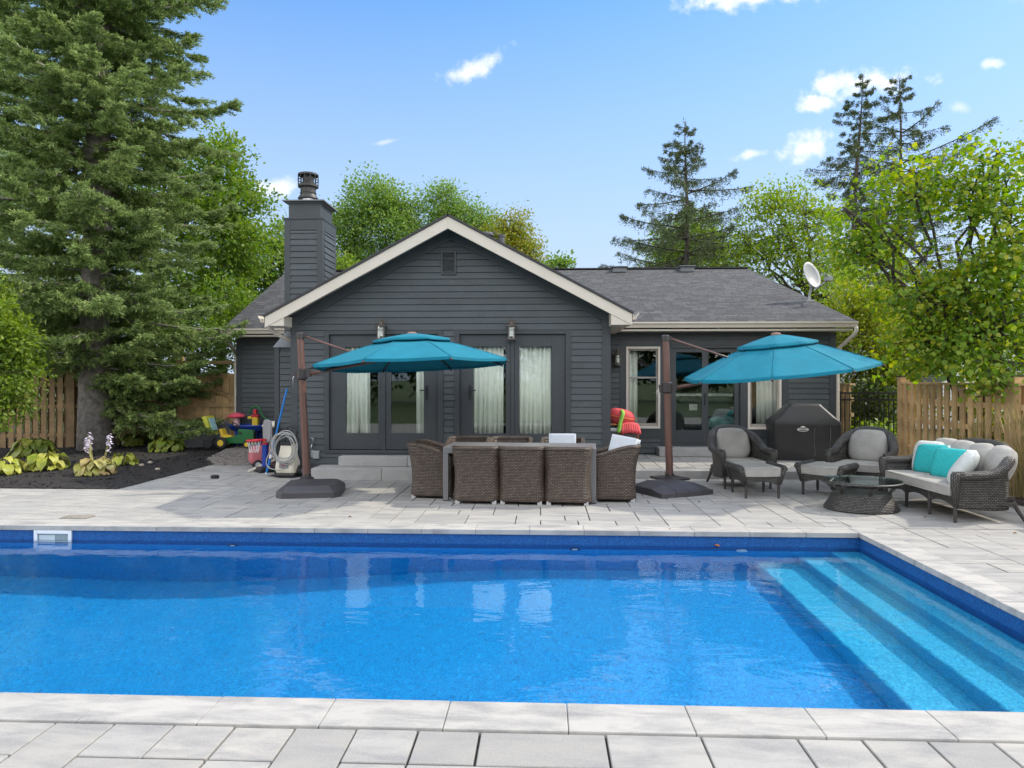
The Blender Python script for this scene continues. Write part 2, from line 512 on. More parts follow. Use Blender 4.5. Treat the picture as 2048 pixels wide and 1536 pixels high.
SZ = [(1, 1), (2, 1), (1, 2), (1, 1), (3, 1), (2, 2), (1, 1), (3, 1)]
b = MB()
pave(b, -11.7, 8.7, -1.69, 3.41, 0, SZ)
pave(b, 3.77, 8.7, 3.41, 8.21, 0, SZ)
pave(b, -11.95, -6.55, 8.23, 10.63, 0, SZ); pave(b, -11.7, -9.3, 3.41, 8.21, 0, SZ)
pave(b, -6.55, 6.5, 8.23, 13.63, 0, SZ, lambda x, y: (y < 12.2 if x > -4.9 else True) and (x < 6.38 or y < 8.3))
pave(b, 6.5, 8.7, 8.23, 8.53, 0, SZ)
patio = struct(b.build('patio', PAVER, bevel=.004, seg=1))
b = MB()
for x0, x1, y0, y1 in ((-12, 8.75, -1.75, 3.45), (3.7, 8.75, 3.45, 8.2), (-12, -9.2, 3.45, 8.2), (-12, 9, 8.2, 12.3), (-12, -4.4, 12.3, 13.7)):
    b.poly([(x0, y0, -.02), (x1, y0, -.02), (x1, y1, -.02), (x0, y1, -.02)])
struct(b.build('patio_bed', SAND))

# coping round the pool
m = PAVER.copy(); m.name = 'coping stone'; COPE = m
for nd in m.node_tree.nodes:
    if nd.type == 'VALTORGB' and len(nd.color_ramp.elements) == 4:
        for e, q in zip(nd.color_ramp.elements, ((.345, .335, .31), (.375, .362, .333), (.40, .383, .355), (.36, .35, .325))): e.color = (*q, 1)
b = MB()
x = PX0 + .02
while x < PX1 - .02:
    x2 = min(x + .607, PX1 + .3); h = .0015
    if PX1 + .3 - x2 < .2: x2 = PX1 + .3
    b.box(x + h, x2 - h, PY0 - .29, PY0 + .005, -.045, .012 + random.uniform(-.001, .001))
    x = x2
x = PX0 - .25
while x < PX1 - .02:
    x2 = min(x + .607, PX1 - .005)
    if PX1 - x2 < .2: x2 = PX1 - .005
    b.box(x + .0015, x2 - .0015, PY1 - .005, PY1 + .295, -.045, .012 + random.uniform(-.001, .001))
    x = x2
y = PY0 + .008
while y < PY1 + .2:
    y2 = min(y + .607, PY1 + .295)
    if PY1 + .295 - y2 < .25: y2 = PY1 + .295
    b.box(PX1, PX1 + .295, y + .0015, y2 - .0015, -.045, .012 + random.uniform(-.001, .001))
    y = y2
struct(b.build('pool_coping', COPE, bevel=.006))

# pool shell
m = bpy.data.materials.new('pool liner'); m.use_nodes = True; t = NT(m.node_tree); p = t.n['Principled BSDF']
c = t.a('TexCoord').outputs['Object']
v = t.a('TexVoronoi', i_Scale=70, i_Vector=c); n = t.noise(c, 62, 3, .7); n3 = t.noise(c, 14, 4, .6)
f = t.math('ADD', t.math('MULTIPLY', n, .85), t.math('MULTIPLY', n3, .17))
colr = t.ramp(f, [(.34, (.001, .165, .43)), (.50, (.001, .285, .65)), (.62, (.003, .38, .78)), (.78, (.03, .56, .90))])
t.put(p.inputs['Base Color'], colr); p.inputs['Roughness'].default_value = .6
LINER = m
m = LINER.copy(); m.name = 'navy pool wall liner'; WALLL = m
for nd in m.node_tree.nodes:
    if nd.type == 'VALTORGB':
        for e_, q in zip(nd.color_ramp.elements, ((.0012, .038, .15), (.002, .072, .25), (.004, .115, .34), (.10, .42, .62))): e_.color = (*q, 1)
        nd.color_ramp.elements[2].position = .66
def Dp(x):
    f = min(1, max(0, (.3 - x) / 5.2)); return -1.15 - .75 * f * f * (3 - 2 * f)
b = MB(); wb = MB(); e = .02
xs = [PX1 + e, 2.36] + [.3 - 5.2 * k / 24 for k in range(25)] + [PX0 - e]
for xa, xb in zip(xs[:-1], xs[1:]):
    b.poly([(xb, PY0 - e, Dp(xb)), (xa, PY0 - e, Dp(xa)), (xa, PY1 + e, Dp(xa)), (xb, PY1 + e, Dp(xb))])
    b.poly([(xb, PY1 + e, Dp(xb)), (xa, PY1 + e, Dp(xa)), (xa, PY1 + e, -.36), (xb, PY1 + e, -.36)]); wb.poly([(xb, PY1 + e, -.36), (xa, PY1 + e, -.36), (xa, PY1 + e, -.04), (xb, PY1 + e, -.04)])
    wb.poly([(xa, PY0 - e, Dp(xa)), (xb, PY0 - e, Dp(xb)), (xb, PY0 - e, -.04), (xa, PY0 - e, -.04)])
wb.poly([(PX1 + e, PY0 - e, -.36), (PX1 + e, PY0 - e, -.04), (PX1 + e, PY1 + e, -.04), (PX1 + e, PY1 + e, -.36)]); b.poly([(PX1 + e, PY0 - e, -1.15), (PX1 + e, PY0 - e, -.36), (PX1 + e, PY1 + e, -.36), (PX1 + e, PY1 + e, -1.15)])
wb.poly([(PX0 - e, PY0 - e, -1.90), (PX0 - e, PY1 + e, -1.90), (PX0 - e, PY1 + e, -.04), (PX0 - e, PY0 - e, -.04)])
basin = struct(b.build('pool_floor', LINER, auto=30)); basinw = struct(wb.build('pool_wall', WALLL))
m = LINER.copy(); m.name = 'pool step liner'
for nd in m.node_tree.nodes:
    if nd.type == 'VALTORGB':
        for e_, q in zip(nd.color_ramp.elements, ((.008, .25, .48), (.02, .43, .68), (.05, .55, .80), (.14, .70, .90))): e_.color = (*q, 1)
b = MB()
for xa, z in ((2.36, -.83), (2.81, -.57), (3.15, -.35)):
    b.box(xa, PX1 + .019, PY0 - .019, PY1 + .019, z - .32, z)
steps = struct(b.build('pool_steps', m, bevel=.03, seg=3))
for o in (basin, basinw, steps): o.cycles.is_caustics_receiver = True

# water: one refracting surface with small ripples
m = bpy.data.materials.new('pool water'); m.use_nodes = True; t = NT(m.node_tree); t.n.remove(t.n['Principled BSDF'])
c = t.a('TexCoord').outputs['Object']
mp = t.a('Mapping', i_Vector=c); mp.inputs['Scale'].default_value = (.8, 1.3, 1)
n1 = t.noise(mp.outputs[0], 2.2, 3, .5, .6); n2 = t.noise(mp.outputs[0], 9, 2, .5, .3)
h = t.math('ADD', n1, t.math('MULTIPLY', n2, .10))
gl = t.a('BsdfGlass', i_IOR=1.33, i_Roughness=0., i_Color=(.93, .98, 1)); t.put(gl.inputs['Normal'], t.bump(h, .15, .05))
fr = t.a('Fresnel', i_IOR=1.33); gy = t.a('BsdfGlossy', i_Roughness=0.); t.put(gy.inputs['Normal'], gl.inputs['Normal'].links[0].from_socket); t.put(fr.inputs['Normal'], gl.inputs['Normal'].links[0].from_socket)
ms = t.a('MixShader', i_0=t.math('MULTIPLY', fr.outputs[0], .25), i_1=gl.outputs[0], i_2=gy.outputs[0]); t.put(t.n['Material Output'].inputs[0], ms.outputs[0])
b = MB(); WZ = -.153; N = 40
P = [[(PX0 + (PX1 - PX0) * i / N, PY0 + (PY1 - PY0) * j / 14, WZ) for i in range(N + 1)] for j in range(15)]
b.grid(P)
water = struct(b.build('water', m, smooth=True)); water.cycles.is_caustics_caster = True

# raised terrace along the right wing
b = MB(); TZ = .13
x = 1.19
while x < 6.3:
    x2 = min(x + .9, 6.35); b.box(x + .002, x2 - .002, 12.2, 12.48, -.02, TZ); x = x2
b.box(1.19, 6.35, 12.485, 15.0, -.02, TZ - .02)
struct(b.build('terrace', CONC, bevel=.008))
b = MB(); pave(b, 1.19, 7.45, 12.49, 14.8, TZ, SZ, lambda x, y: x < 6.3 or y > 12.4)
struct(b.build('terrace_paving', PAVER, bevel=.004, seg=1))
b = MB(); b.box(6.36, 7.45, 12.2, 17, -.06, TZ - .02)
struct(b.build('path', SAND))

# mulch and gravel beds
def bed(name, x0, x1, y0, y1, nx, ny, zf, mat_, chips, inside, csize, cmat=None):
    P = []
    V = []; F = []
    X = np.linspace(x0, x1, nx); Y = np.linspace(y0, y1, ny)
    g = np.array([[zf(x, y) for x in X] for y in Y]) + rng.normal(0, .006, (ny, nx))
    XX, YY = np.meshgrid(X, Y)
    V = np.stack([XX, YY, g], -1).reshape(-1, 3)
    idx = np.arange(nx * ny).reshape(ny, nx)
    F = np.stack([idx[:-1, :-1], idx[:-1, 1:], idx[1:, 1:], idx[1:, :-1]], -1).reshape(-1, 4)
    if chips:
        cx = rng.uniform(x0, x1, chips); cy = rng.uniform(y0, y1, chips); cz = np.array([zf(a, q) for a, q in zip(cx, cy)]) + .008
        L = rng.uniform(.5, 1.4, (chips, 1)) * csize; a = rng.uniform(0, 6.28, chips)
        d = np.stack([np.cos(a), np.sin(a), rng.normal(0, .35, chips)], 1); q = np.stack([-np.sin(a), np.cos(a), rng.normal(0, .5, chips)], 1)
        C = np.stack([cx, cy, cz], 1)
        v4 = np.stack([C - d * L - q * L * .35, C + d * L - q * L * .35, C + d * L + q * L * .35, C - d * L + q * L * .35], 1).reshape(-1, 3)
        F = np.concatenate([F, np.arange(len(v4)).reshape(-1, 4) + len(V)]); V = np.concatenate([V, v4])
    return fast(name, V, F, mat_)


m = mat('dark bark mulch', (.022, .019, .018), .95, .5, 40., .8, 60., dirt=((.07, .05, .038), 45., .62), isl=.45)
zm = lambda x, y: .012 + .10 * min(1, max(0, (y - 10.6) / 2.2)) * min(1, max(0, (-6.5 - x) / .9))
o = bed('mulch', -16.5, -6.5, 10.62, 18, 130, 90, zm, m, 9000, None, .022); tag(o, 'dark bark mulch spread under the spruce and hostas', 'mulch', kind='stuff')
m = mat('grey gravel', (.21, .185, .165), .9, .35, 35., .9, 50., dirt=((.10, .075, .06), 6., .58), isl=.35)
zg = lambda x, y: -.012 + .17 * min(1, max(0, (y - 13.6) / 1.6))
o = bed('gravel', -6.9, -4.3, 13.62, 17.5, 60, 70, zg, m, 6000, None, .014); tag(o, 'grey brown gravel strip beside the house', 'gravel', kind='stuff')
m = mat('bark mulch strip', (.05, .036, .027), .95, .45, 30., .8, 60., isl=.4)
o = bed('mulch', 6.38, 9.5, 8.55, 12.6, 50, 60, lambda x, y: .0 + .04 * min(1, (x - 6.38) / .4), m, 3500, None, .02); tag(o, 'brown mulch strip along the foot of the cedar fence', 'mulch', kind='stuff')

# ================================================================== the house
house = thing('house', 'single storey charcoal lap sided house with cream fascia, front gable and shingle roof', 'house', (-1.6, 14, 0))
XL, XR, YF = -4.44, 1.17, 12.40           # front gable wall
jr = random.Random(11)
XA, ZR, SL = -1.60, 4.49, .536            # ridge x, height, slope
zr = lambda x: ZR - SL * abs(x - XA)


def siding(mb, O, U, u0, u1, z0, z1, cut=None, expo=.112, holes=()):
    """lap boards on a vertical plane; O origin, U horizontal direction (outside is on its right)"""
    O = Vector(O); U = Vector(U); N_ = Vector((U.y, -U.x, 0))
    z = z0
    while z < z1 - 1e-4:
        t_ = min(z + expo, z1)
        a, c_ = u0, u1
        spans = [(u0, u1, u0, u1)]
        if cut:
            l0, r0 = cut(z); l1, r1 = cut(t_)
            if r0 - l0 < .02: break
            if r1 < l1: l1 = r1 = (l1 + r1) / 2
            spans = [(l0, r0, l1, r1)]
        for hx0, hx1, hz0, hz1 in holes:
            if z + .5 * (t_ - z) > hz0 and z + .5 * (t_ - z) < hz1:
                ns = []
                for l0, r0, l1, r1 in spans:
                    if hx1 <= l0 or hx0 >= r0: ns.append((l0, r0, l1, r1)); continue
                    if hx0 > l0: ns.append((l0, hx0, l1, hx0))
                    if hx1 < r0: ns.append((hx1, r0, hx1, r1))
                spans = ns
        cutsp = []
        for l0, r0, l1, r1 in spans:
            if r0 - l0 > 1.6 and jr.random() < .75:
                c0 = jr.uniform(max(l0, l1) + .4, min(r0, r1) - .4) if min(r0, r1) - max(l0, l1) > 1. else None
                if c0: cutsp += [(l0, c0 - .0015, l1, c0 - .0015), (c0 + .0015, r0, c0 + .0015, r1)]; continue
            cutsp.append((l0, r0, l1, r1))
        for l0, r0, l1, r1 in cutsp:
            P = lambda u, zz, o_: tuple(O + U * u + N_ * o_ + Vector((0, 0, zz)))
            k_ = .011 / (t_ - z); lt, rt = l1 + (l0 - l1) * k_, r1 + (r0 - r1) * k_; zt_ = t_ - .011
            mb.poly([P(l0, z, .026), P(r0, z, .026), P(rt, zt_, .012), P(lt, zt_, .012)])
            mb.poly([P(l0, z, .001), P(r0, z, .001), P(r0, z, .026), P(l0, z, .026)])
            mb.poly([P(lt, zt_, .012), P(rt, zt_, .012), P(rt, zt_, .001), P(lt, zt_, .001)])
        z = t_
    return mb


# front gable wall
D1 = (-3.76, -1.83, .44, 2.475); D2 = (-1.45, .40, .44, 2.475)     # french door openings
b = MB()
holes = [(D1[0] - .09, D1[1] + .09, D1[2] - .06, D1[3] + .07), (D2[0] - .09, D2[1] + .09, D2[2] - .06, D2[3] + .07)]
fz = .17 / 1
def cutg(z):
    d = (ZR - .36 - z) / SL
    return max(XL + .12, XA - d), min(XR - .14, XA + d)
siding(b, (0, YF, 0), (1, 0, 0), XL, XR, .2, 4.15, cutg, holes=holes)
b.poly([(XL, YF, .0), (D1[0], YF, 0), (D1[0], YF, 2.6), (XL, YF, 2.6)])
b.poly([(D1[1], YF, .0), (D2[0], YF, 0), (D2[0], YF, 2.6), (D1[1], YF, 2.6)])
b.poly([(D2[1], YF, .0), (XR, YF, 0), (XR, YF, 2.6), (D2[1], YF, 2.6)])
for D in (D1, D2): b.poly([(D[0], YF, 0), (D[1], YF, 0), (D[1], YF, D[2]), (D[0], YF, D[2])]); b.poly([(D[0], YF, D[3]), (D[1], YF, D[3]), (D[1], YF, 2.6), (D[0], YF, 2.6)])
b.poly([(XL, YF, 2.6), (XR, YF, 2.6), (XR, YF, zr(XR) - .05), (XA, YF, ZR - .05), (XL, YF, zr(XL) - .05)])
b.build('wall', SIDING, house)
b = MB()
for x0, x1 in ((XL - .01, XL + .12), (XR - .14, XR + .01)): b.box(x0, x1, YF - .032, YF + .1, .18, zr(x0 if x0 < XA else x1) - .16)
b.box(XL + .12, XR - .14, YF - .028, YF, .1, .2)
for sgn, xe in ((-1, XL), (1, XR)):           # dark rake board under the roof
    b.prism([(XA, YF - .036, ZR - .36), (XA, YF - .036, ZR - .10), (xe, YF - .036, zr(xe) - .10), (xe, YF - .036, zr(xe) - .36)][::1 if sgn > 0 else -1], (0, .03, 0))
b.build('corner_board', TRIM, house, bevel=.003)

# gable side walls
b = MB()
siding(b, (XR, 0, 0), (0, 1, 0), YF + .1, 14.8, .2, 2.62)
b.poly([(XR, YF, 0), (XR, 15.2, 0), (XR, 15.2, 2.75), (XR, YF, 2.75)])
b.build('wall', SIDING, house); b = MB()
siding(b, (XL, 0, 0), (0, -1, 0), -16.3, -(YF + .1), .1, 2.62)
b.poly([(XL, 16.4, 0), (XL, YF, 0), (XL, YF, 2.75), (XL, 16.4, 2.75)])
b.build('wall', SIDING, house)
# right wing wall
YR, XRE = 14.8, 5.98
W1 = (at(1252, 800, Y=YR).x, at(1320, 800, Y=YR).x, at(0, 853, Y=YR).z, 2.36)
SD = (at(1338, 800, Y=YR).x, at(1484, 800, Y=YR).x, .33, 2.38)
W2 = (at(1495, 800, Y=YR).x, at(1562, 800, Y=YR).x, W1[2] - .01, 2.36)
b = MB()
siding(b, (0, YR, 0), (1, 0, 0), XR + .1, XRE - .12, .16, 2.50, holes=[(W1[0] - .14, W2[1] + .15, W1[2] - .2, 2.6), (SD[0] - .12, SD[1] + .12, .2, 2.6)])
hs = [W1, SD, W2]; xx = XR
for h_ in hs:
    b.poly([(xx, YR, 0), (h_[0], YR, 0), (h_[0], YR, 2.7), (xx, YR, 2.7)])
    b.poly([(h_[0], YR, 0), (h_[1], YR, 0), (h_[1], YR, h_[2]), (h_[0], YR, h_[2])]); b.poly([(h_[0], YR, h_[3]), (h_[1], YR, h_[3]), (h_[1], YR, 2.7), (h_[0], YR, 2.7)]); xx = h_[1]
b.poly([(xx, YR, 0), (XRE, YR, 0), (XRE, YR, 2.7), (xx, YR, 2.7)])
siding(b, (XRE, 0, 0), (0, 1, 0), YR, 26, .1, 2.75)
b.poly([(XRE, YR, 0), (XRE, 26, 0), (XRE, 26, 2.75), (XRE, YR, 2.75)])
b.poly([(XRE, YR, 2.75), (XRE, 26, 2.75), (XRE, 20.7, 4.75)])
b.poly([(-7, 26, 0), (XRE, 26, 0), (XRE, 26, 2.75), (-7, 26, 2.75)][::-1])
b.build('wall', SIDING, house)
b = MB()
b.box(XRE - .12, XRE + .012, YR - .03, YR + .1, .13, 2.6)
b.box(XR + .1, XRE - .12, YR - .022, YR, 2.50, 2.66)
yo = YR - .024
for x0, x1, z0, z1 in ((W1[0] - .14, W1[0], W1[2] - .2, 2.5), (W1[1], SD[0], .22, 2.5), (SD[1], W2[0], .22, 2.5), (W2[1], W2[1] + .15, W2[2] - .2, 2.5),
                       (W1[0], W1[1], W1[3], 2.5), (SD[0], SD[1], SD[3], 2.5), (W2[0], W2[1], W2[3], 2.5), (W1[0], W1[1], W1[2] - .2, W1[2]), (W2[0], W2[1], W2[2] - .2, W2[2])):
    b.box(x0, x1, yo, YR, z0, z1)
b.build('corner_board', TRIM, house, bevel=.003)
# left wing wall
YL, XLE = 16.3, -7.13
b = MB()
siding(b, (0, YL, 0), (1, 0, 0), XLE + .12, XL, .14, 2.55)
b.poly([(XLE, YL, 0), (XL, YL, 0), (XL, YL, 2.7), (XLE, YL, 2.7)])
siding(b, (XLE, 0, 0), (0, -1, 0), -26, -YL, .1, 2.7)
b.poly([(XLE, 26, 0), (XLE, YL, 0), (XLE, YL, 2.75), (XLE, 26, 2.75)]); b.poly([(XLE, 26, 2.75), (XLE, YL, 2.75), (XLE, 20.7, 4.75)])
b.build('wall', SIDING, house)
b = MB(); b.box(XLE - .012, XLE + .12, YL - .03, YL + .1, .1, 2.6); b.box(XLE + .12, XL, YL - .022, YL, 2.5, 2.66); b.build('corner_board', TRIM, house, bevel=.003)


def slope(mb, e0, e1, r1, r0, th=.035):
    """roof plane from eave (e0,e1) to ridge (r1,r0) with uv in metres and a dark edge"""
    e0, e1, r1, r0 = map(Vector, (e0, e1, r1, r0))
    U = (e1 - e0).normalized(); n_ = U.cross((r0 - e0)).normalized(); V_ = n_.cross(U)
    q = [e0, e1, r1, r0]
    uv = [((p_ - e0).dot(U), (p_ - e0).dot(V_)) for p_ in q]
    mb.poly(q, uv)
    lo = [p_ - n_ * th for p_ in q]
    mb.poly(lo[::-1], uv[::-1])
    for k in range(4): mb.poly([lo[k], lo[(k + 1) % 4], q[(k + 1) % 4], q[k]], [(0, .07)] * 4)


YG = 11.93; XGL, XGR = -4.78, 1.53
b = MB()
slope(b, (XGL, 19.8, zr(XGL)), (XGL, YG, zr(XGL)), (XA, YG, ZR), (XA, 19.8, ZR))
slope(b, (XGR, YG, zr(XGR)), (XGR, 19.8, zr(XGR)), (XA, 19.8, ZR), (XA, YG, ZR))
b.build('roof', SHINGLE, house)
YE, ZE, YRI, ZRI = 14.33, 2.84, 20.7, 4.87
YE2 = 15.85
b = MB()
slope(b, (XA, YE, ZE), (6.22, YE, ZE), (5.88, YRI, ZRI), (XA, YRI, ZRI))
slope(b, (-7.28, YE2, ZE), (XA, YE2, ZE), (XA, YRI, ZRI), (-7.56, YRI, ZRI))
slope(b, (6.22, 27, ZE), (-7.28, 27, ZE), (-7.56, YRI, ZRI), (5.88, YRI, ZRI))
b.bar((-7.56, YRI, ZRI + .01), (5.88, YRI, ZRI + .01), .25, .03)
b.build('roof', SHINGLE, house)
# cream rake fascia, eave returns, soffits
b = MB(); DV = Vector((0, .035, 0))
for sgn, xe in ((-1, XGL + .03), (1, XGR - .03)):
    q = [(XA, YG + .025, ZR - .045), (xe, YG + .025, zr(xe) - .045), (xe, YG + .025, zr(xe) - .235), (XA, YG + .025, ZR - .25)]
    b.prism(q if sgn < 0 else q[::-1], DV)
for sgn, xe, xi in ((-1, XGL + .04, XL + .02), (1, XGR - .04, XR - .02)):
    q = [(xe, YG + .035, 2.60), (xe, YG + .035, zr(xe) - .1), (xi, YG + .035, zr(xi) - .2), (xi, YG + .035, 2.60)]
    b.prism(q if sgn > 0 else q[::-1], (0, .40, 0))
b.build('fascia', CREAM, house, bevel=.004)
b = MB()
for sgn, xe, xi in ((-1, XGL + .03, XL), (1, XGR - .03, XR)):
    b.box(min(xe, xi), max(xe, xi), YG + .44, 16, 2.62, 2.65)
for sgn, xe in ((-1, XGL + .05), (1, XGR - .05)):
    q = [(XA, YG + .06, ZR - .13), (xe, YG + .06, zr(xe) - .13), (xe, YG + .06, zr(xe) - .15), (XA, YG + .06, ZR - .15)]
    b.prism(q if sgn < 0 else q[::-1], (0, YF - YG - .1, 0))
b.box(XR, 6.15, YE + .03, YR, 2.655, 2.69); b.box(-7.2, XL, YE2 + .03, YL, 2.655, 2.69)
b.build('soffit', CREAM, house)


def gutter(name, a, c_, n_):
    """K profile swept from a to c_, n_ points outwards"""
    a = Vector(a); c_ = Vector(c_); n_ = Vector(n_); b = MB()
    prof = [(0, .0), (0, -.115), (.055, -.115), (.075, -.06), (.105, -.03), (.105, 0), (.095, 0), (.095, -.02), (.065, -.055), (.05, -.105), (.01, -.105), (.01, 0)]
    b.prism([a + n_ * u + Vector((0, 0, v)) for u, v in prof], c_ - a)
    return b.build(name, CREAM, house)


gutter('gutter', (XR + .35, YE + .03, ZE - .01), (6.22, YE + .03, ZE - .01), (0, -1, 0))
gutter('gutter', (-7.3, YE2 + .03, ZE - .01), (XL - .3, YE2 + .03, ZE - .01), (0, -1, 0))
gutter('gutter', (XGL + .02, 14.2, zr(XGL) - .01), (XGL + .02, YG + .02, zr(XGL) - .01), (-1, 0, 0))
gutter('gutter', (XGR - .02, YG + .02, zr(XGR) - .01), (XGR - .02, 14.2, zr(XGR) - .01), (1, 0, 0))


def downspout(pts):
    b = MB(); b.tube(spline(pts, 24), .038, 8); return b.build('downspout', CREAM, house, smooth=True)


downspout([(XGL - .0, 12.2, 2.72), (XGL + .02, 12.22, 2.58), (XGL + .12, 12.4, 2.46), (XL - .05, 12.6, 2.36), (XL - .045, 12.72, 2.2), (XL - .045, 12.72, .9), (XL - .045, 12.72, .15)])
downspout([(6.18, 14.28, 2.72), (6.17, 14.3, 2.6), (6.1, 14.6, 2.42), (6.03, 14.75, 2.3), (6.03, 14.8, 2.1), (6.03, 14.8, 1.), (6.03, 14.8, .2)])
downspout([(-7.2, 15.85, 2.72), (-7.2, 15.9, 2.6), (-7.2, 16.2, 2.42), (-7.18, 16.34, 2.3), (-7.18, 16.34, 2.1), (-7.18, 16.34, 1.), (-7.18, 16.34, .2)])


def french_door(D, panes, hx):
    x0, x1, z0, z1 = D; y = YF
    b = MB()
    for a, c_, e_, f_ in ((x0 - .09, x0, z0 - .06, z1 + .07), (x1, x1 + .09, z0 - .06, z1 + .07), (x0, x1, z1, z1 + .07), (x0, x1, z0 - .06, z0)):
        b.box(a, c_, y - .04, y + .05, e_, f_)
    xm = (x0 + x1) / 2
    b.box(xm - .03, xm + .03, y - .005, y + .06, z0, z1)
    casing = b.build('french_door', TRIM, house, bevel=.004)
    zb = at(0, 864, Y=YF).z; zt = at(0, 695, Y=YF).z
    for (px0, px1), (xa, xb) in zip(panes, ((x0 + .002, xm - .032), (xm + .032, x1 - .002))):
        g0, g1 = at(px0, 780, Y=YF).x, at(px1, 780, Y=YF).x
        b = MB()
        for a, c_, e_, f_ in ((xa, g0, z0 + .01, z1 - .005), (g1, xb, z0 + .01, z1 - .005), (g0, g1, z0 + .01, zb), (g0, g1, zt, z1 - .005)):
            b.box(a, c_, y + .012, y + .055, e_, f_)
        b.build('door_leaf', TRIM, casing, bevel=.003)
        b = MB(); b.box(g0, g1, y + .030, y + .036, zb, zt); b.build('glass_pane', GLASS, casing)
    b = MB(); b.box(hx - .02, hx + .02, y - .004, y + .02, 1.33, 1.58)
    sg = 1 if hx > xm + .5 else -1
    sg = -1 if hx > xm else 1
    b.tube([(hx, y - .0, 1.49), (hx, y - .05, 1.49), (hx + sg * .03, y - .058, 1.49), (hx + sg * .11, y - .055, 1.495)], .010, 8)
    b.build('handle', PLBLACK, casing, smooth=False, bevel=.003)


french_door(D1, ((691, 756), (782, 847)), at(853, 800, Y=YF).x)
french_door(D2, ((946, 1012), (1038, 1103)), at(940, 800, Y=YF).x)


def sash_window(Wd):
    x0, x1, z0, z1 = Wd; y = YR; f_ = .045
    b = MB(); zm_ = z0 + (z1 - z0) * .62
    b.box(x0, x0 + f_, y - .035, y + .06, z0, z1); b.box(x1 - f_, x1, y - .035, y + .06, z0, z1)
    b.box(x0 + f_, x1 - f_, y - .035, y + .06, z1 - f_, z1); b.box(x0 + f_, x1 - f_, y - .045, y + .06, z0, z0 + f_)
    fr = b.build('window', BEIGEFR, house, bevel=.004)
    for k, (za, zb) in enumerate(((z0 + f_, zm_ + .02), (zm_ - .02, z1 - f_))):
        yy_ = y + (.0 if k == 0 else .03)
        b = MB(); s_ = .035
        b.box(x0 + f_, x0 + f_ + s_, yy_, yy_ + .025, za, zb); b.box(x1 - f_ - s_, x1 - f_, yy_, yy_ + .025, za, zb)
        b.box(x0 + f_ + s_, x1 - f_ - s_, yy_, yy_ + .025, za, za + s_ * (1.8 if k == 0 else 1)); b.box(x0 + f_ + s_, x1 - f_ - s_, yy_, yy_ + .025, zb - s_, zb)
        b.build('sash', mat('taupe sash', (.33, .30, .26), .5), fr, bevel=.002)
        b = MB(); b.box(x0 + f_ + s_, x1 - f_ - s_, yy_ + .010, yy_ + .016, za + s_, zb - s_); b.build('glass_pane', GLASS, fr)


sash_window(W1); sash_window(W2)
x0, x1, z0, z1 = SD; b = MB()
for a, c_, e_, f_ in ((x0, x0 + .04, z0, z1), (x1 - .04, x1, z0, z1), (x0 + .04, x1 - .04, z1 - .05, z1), (x0 + .04, x1 - .04, z0 - .05, z0 + .03)): b.box(a, c_, YR - .03, YR + .09, e_, f_)
sdo = b.build('sliding_door', TRIM, house, bevel=.004); xm = (x0 + x1) / 2
for k, (xa, xb) in enumerate(((x0 + .042, xm + .03), (xm - .03, x1 - .042))):
    yy_ = YR + (.0 if k == 0 else .035); b = MB(); st_ = .10; zb_ = .63; zt_ = z1 - .14
    for a, c_, e_, f_ in ((xa, xa + st_, z0 + .032, z1 - .052), (xb - st_, xb, z0 + .032, z1 - .052), (xa + st_, xb - st_, z0 + .032, zb_), (xa + st_, xb - st_, zt_, z1 - .052)): b.box(a, c_, yy_, yy_ + .03, e_, f_)
    b.build('door_leaf', TRIM, sdo, bevel=.003)
    b = MB(); b.box(xa + st_, xb - st_, yy_ + .012, yy_ + .018, zb_, zt_); b.build('glass_pane', GLASS, sdo)
b = MB(); b.box(xm - .02, xm + .0, YR - .03, YR, 1.15, 1.4); b.build('handle', PLBLACK, sdo, bevel=.004)

# louvred vent in the gable
v0, v1 = at(882, 503, Y=YF), at(913, 550, Y=YF); b = MB()
for a, c_, e_, f_ in ((v0.x, v0.x + .035, v1.z, v0.z), (v1.x - .035, v1.x, v1.z, v0.z), (v0.x + .035, v1.x - .035, v0.z - .03, v0.z), (v0.x + .035, v1.x - .035, v1.z, v1.z + .03)): b.box(a, c_, YF - .045, YF - .005, e_, f_)
vent = b.build('gable_vent', TRIM, house, bevel=.003)
b = MB()
for k in range(8):
    z = v1.z + .035 + k * (v0.z - v1.z - .06) / 8
    b.hexa([(v0.x + .035, YF - .04, z), (v1.x - .035, YF - .04, z), (v1.x - .035, YF - .015, z + .028), (v0.x + .035, YF - .015, z + .028),
            (v0.x + .035, YF - .04, z + .006), (v1.x - .035, YF - .04, z + .006), (v1.x - .035, YF - .015, z + .034), (v0.x + .035, YF - .015, z + .034)])
b.build('louvre', TRIM, vent)
b = MB(); b.box(v0.x + .035, v1.x - .035, YF - .0195, YF - .0185, v1.z + .03, v0.z - .03); b.build('backing', PLBLACK, vent)

# chimney with its lower chase
b = MB(); c0, c1, cy0, cy1 = -4.99, -4.27, 13.6, 14.46; zt = 5.0
b.box(c0, c1, cy0, cy1, 0, zt - .2)
siding(b, (c0 + .1, cy0, 0), (1, 0, 0), 0, c1 - c0 - .2, 2.4, zt - .42, expo=.118)
siding(b, (c1, cy0 + .1, 0), (0, 1, 0), 0, cy1 - cy0 - .2, 2.4, zt - .42, expo=.118)
siding(b, (c0, cy1 - .1, 0), (0, -1, 0), 0, cy1 - cy0 - .2, 2.4, zt - .42, expo=.118)
siding(b, (-4.94, 12.95, 0), (1, 0, 0), .09, .50, .1, 2.2); b.box(-4.94, -4.445, 12.95, 13.6, 0, 2.28)
chim = b.build('chimney', SIDING, house)
b = MB()
for xa, xb in ((c0 - .016, c0 + .1), (c1 - .1, c1 + .016)): b.box(xa, xb, cy0 - .025, cy0 + .1, 2.3, zt - .21)
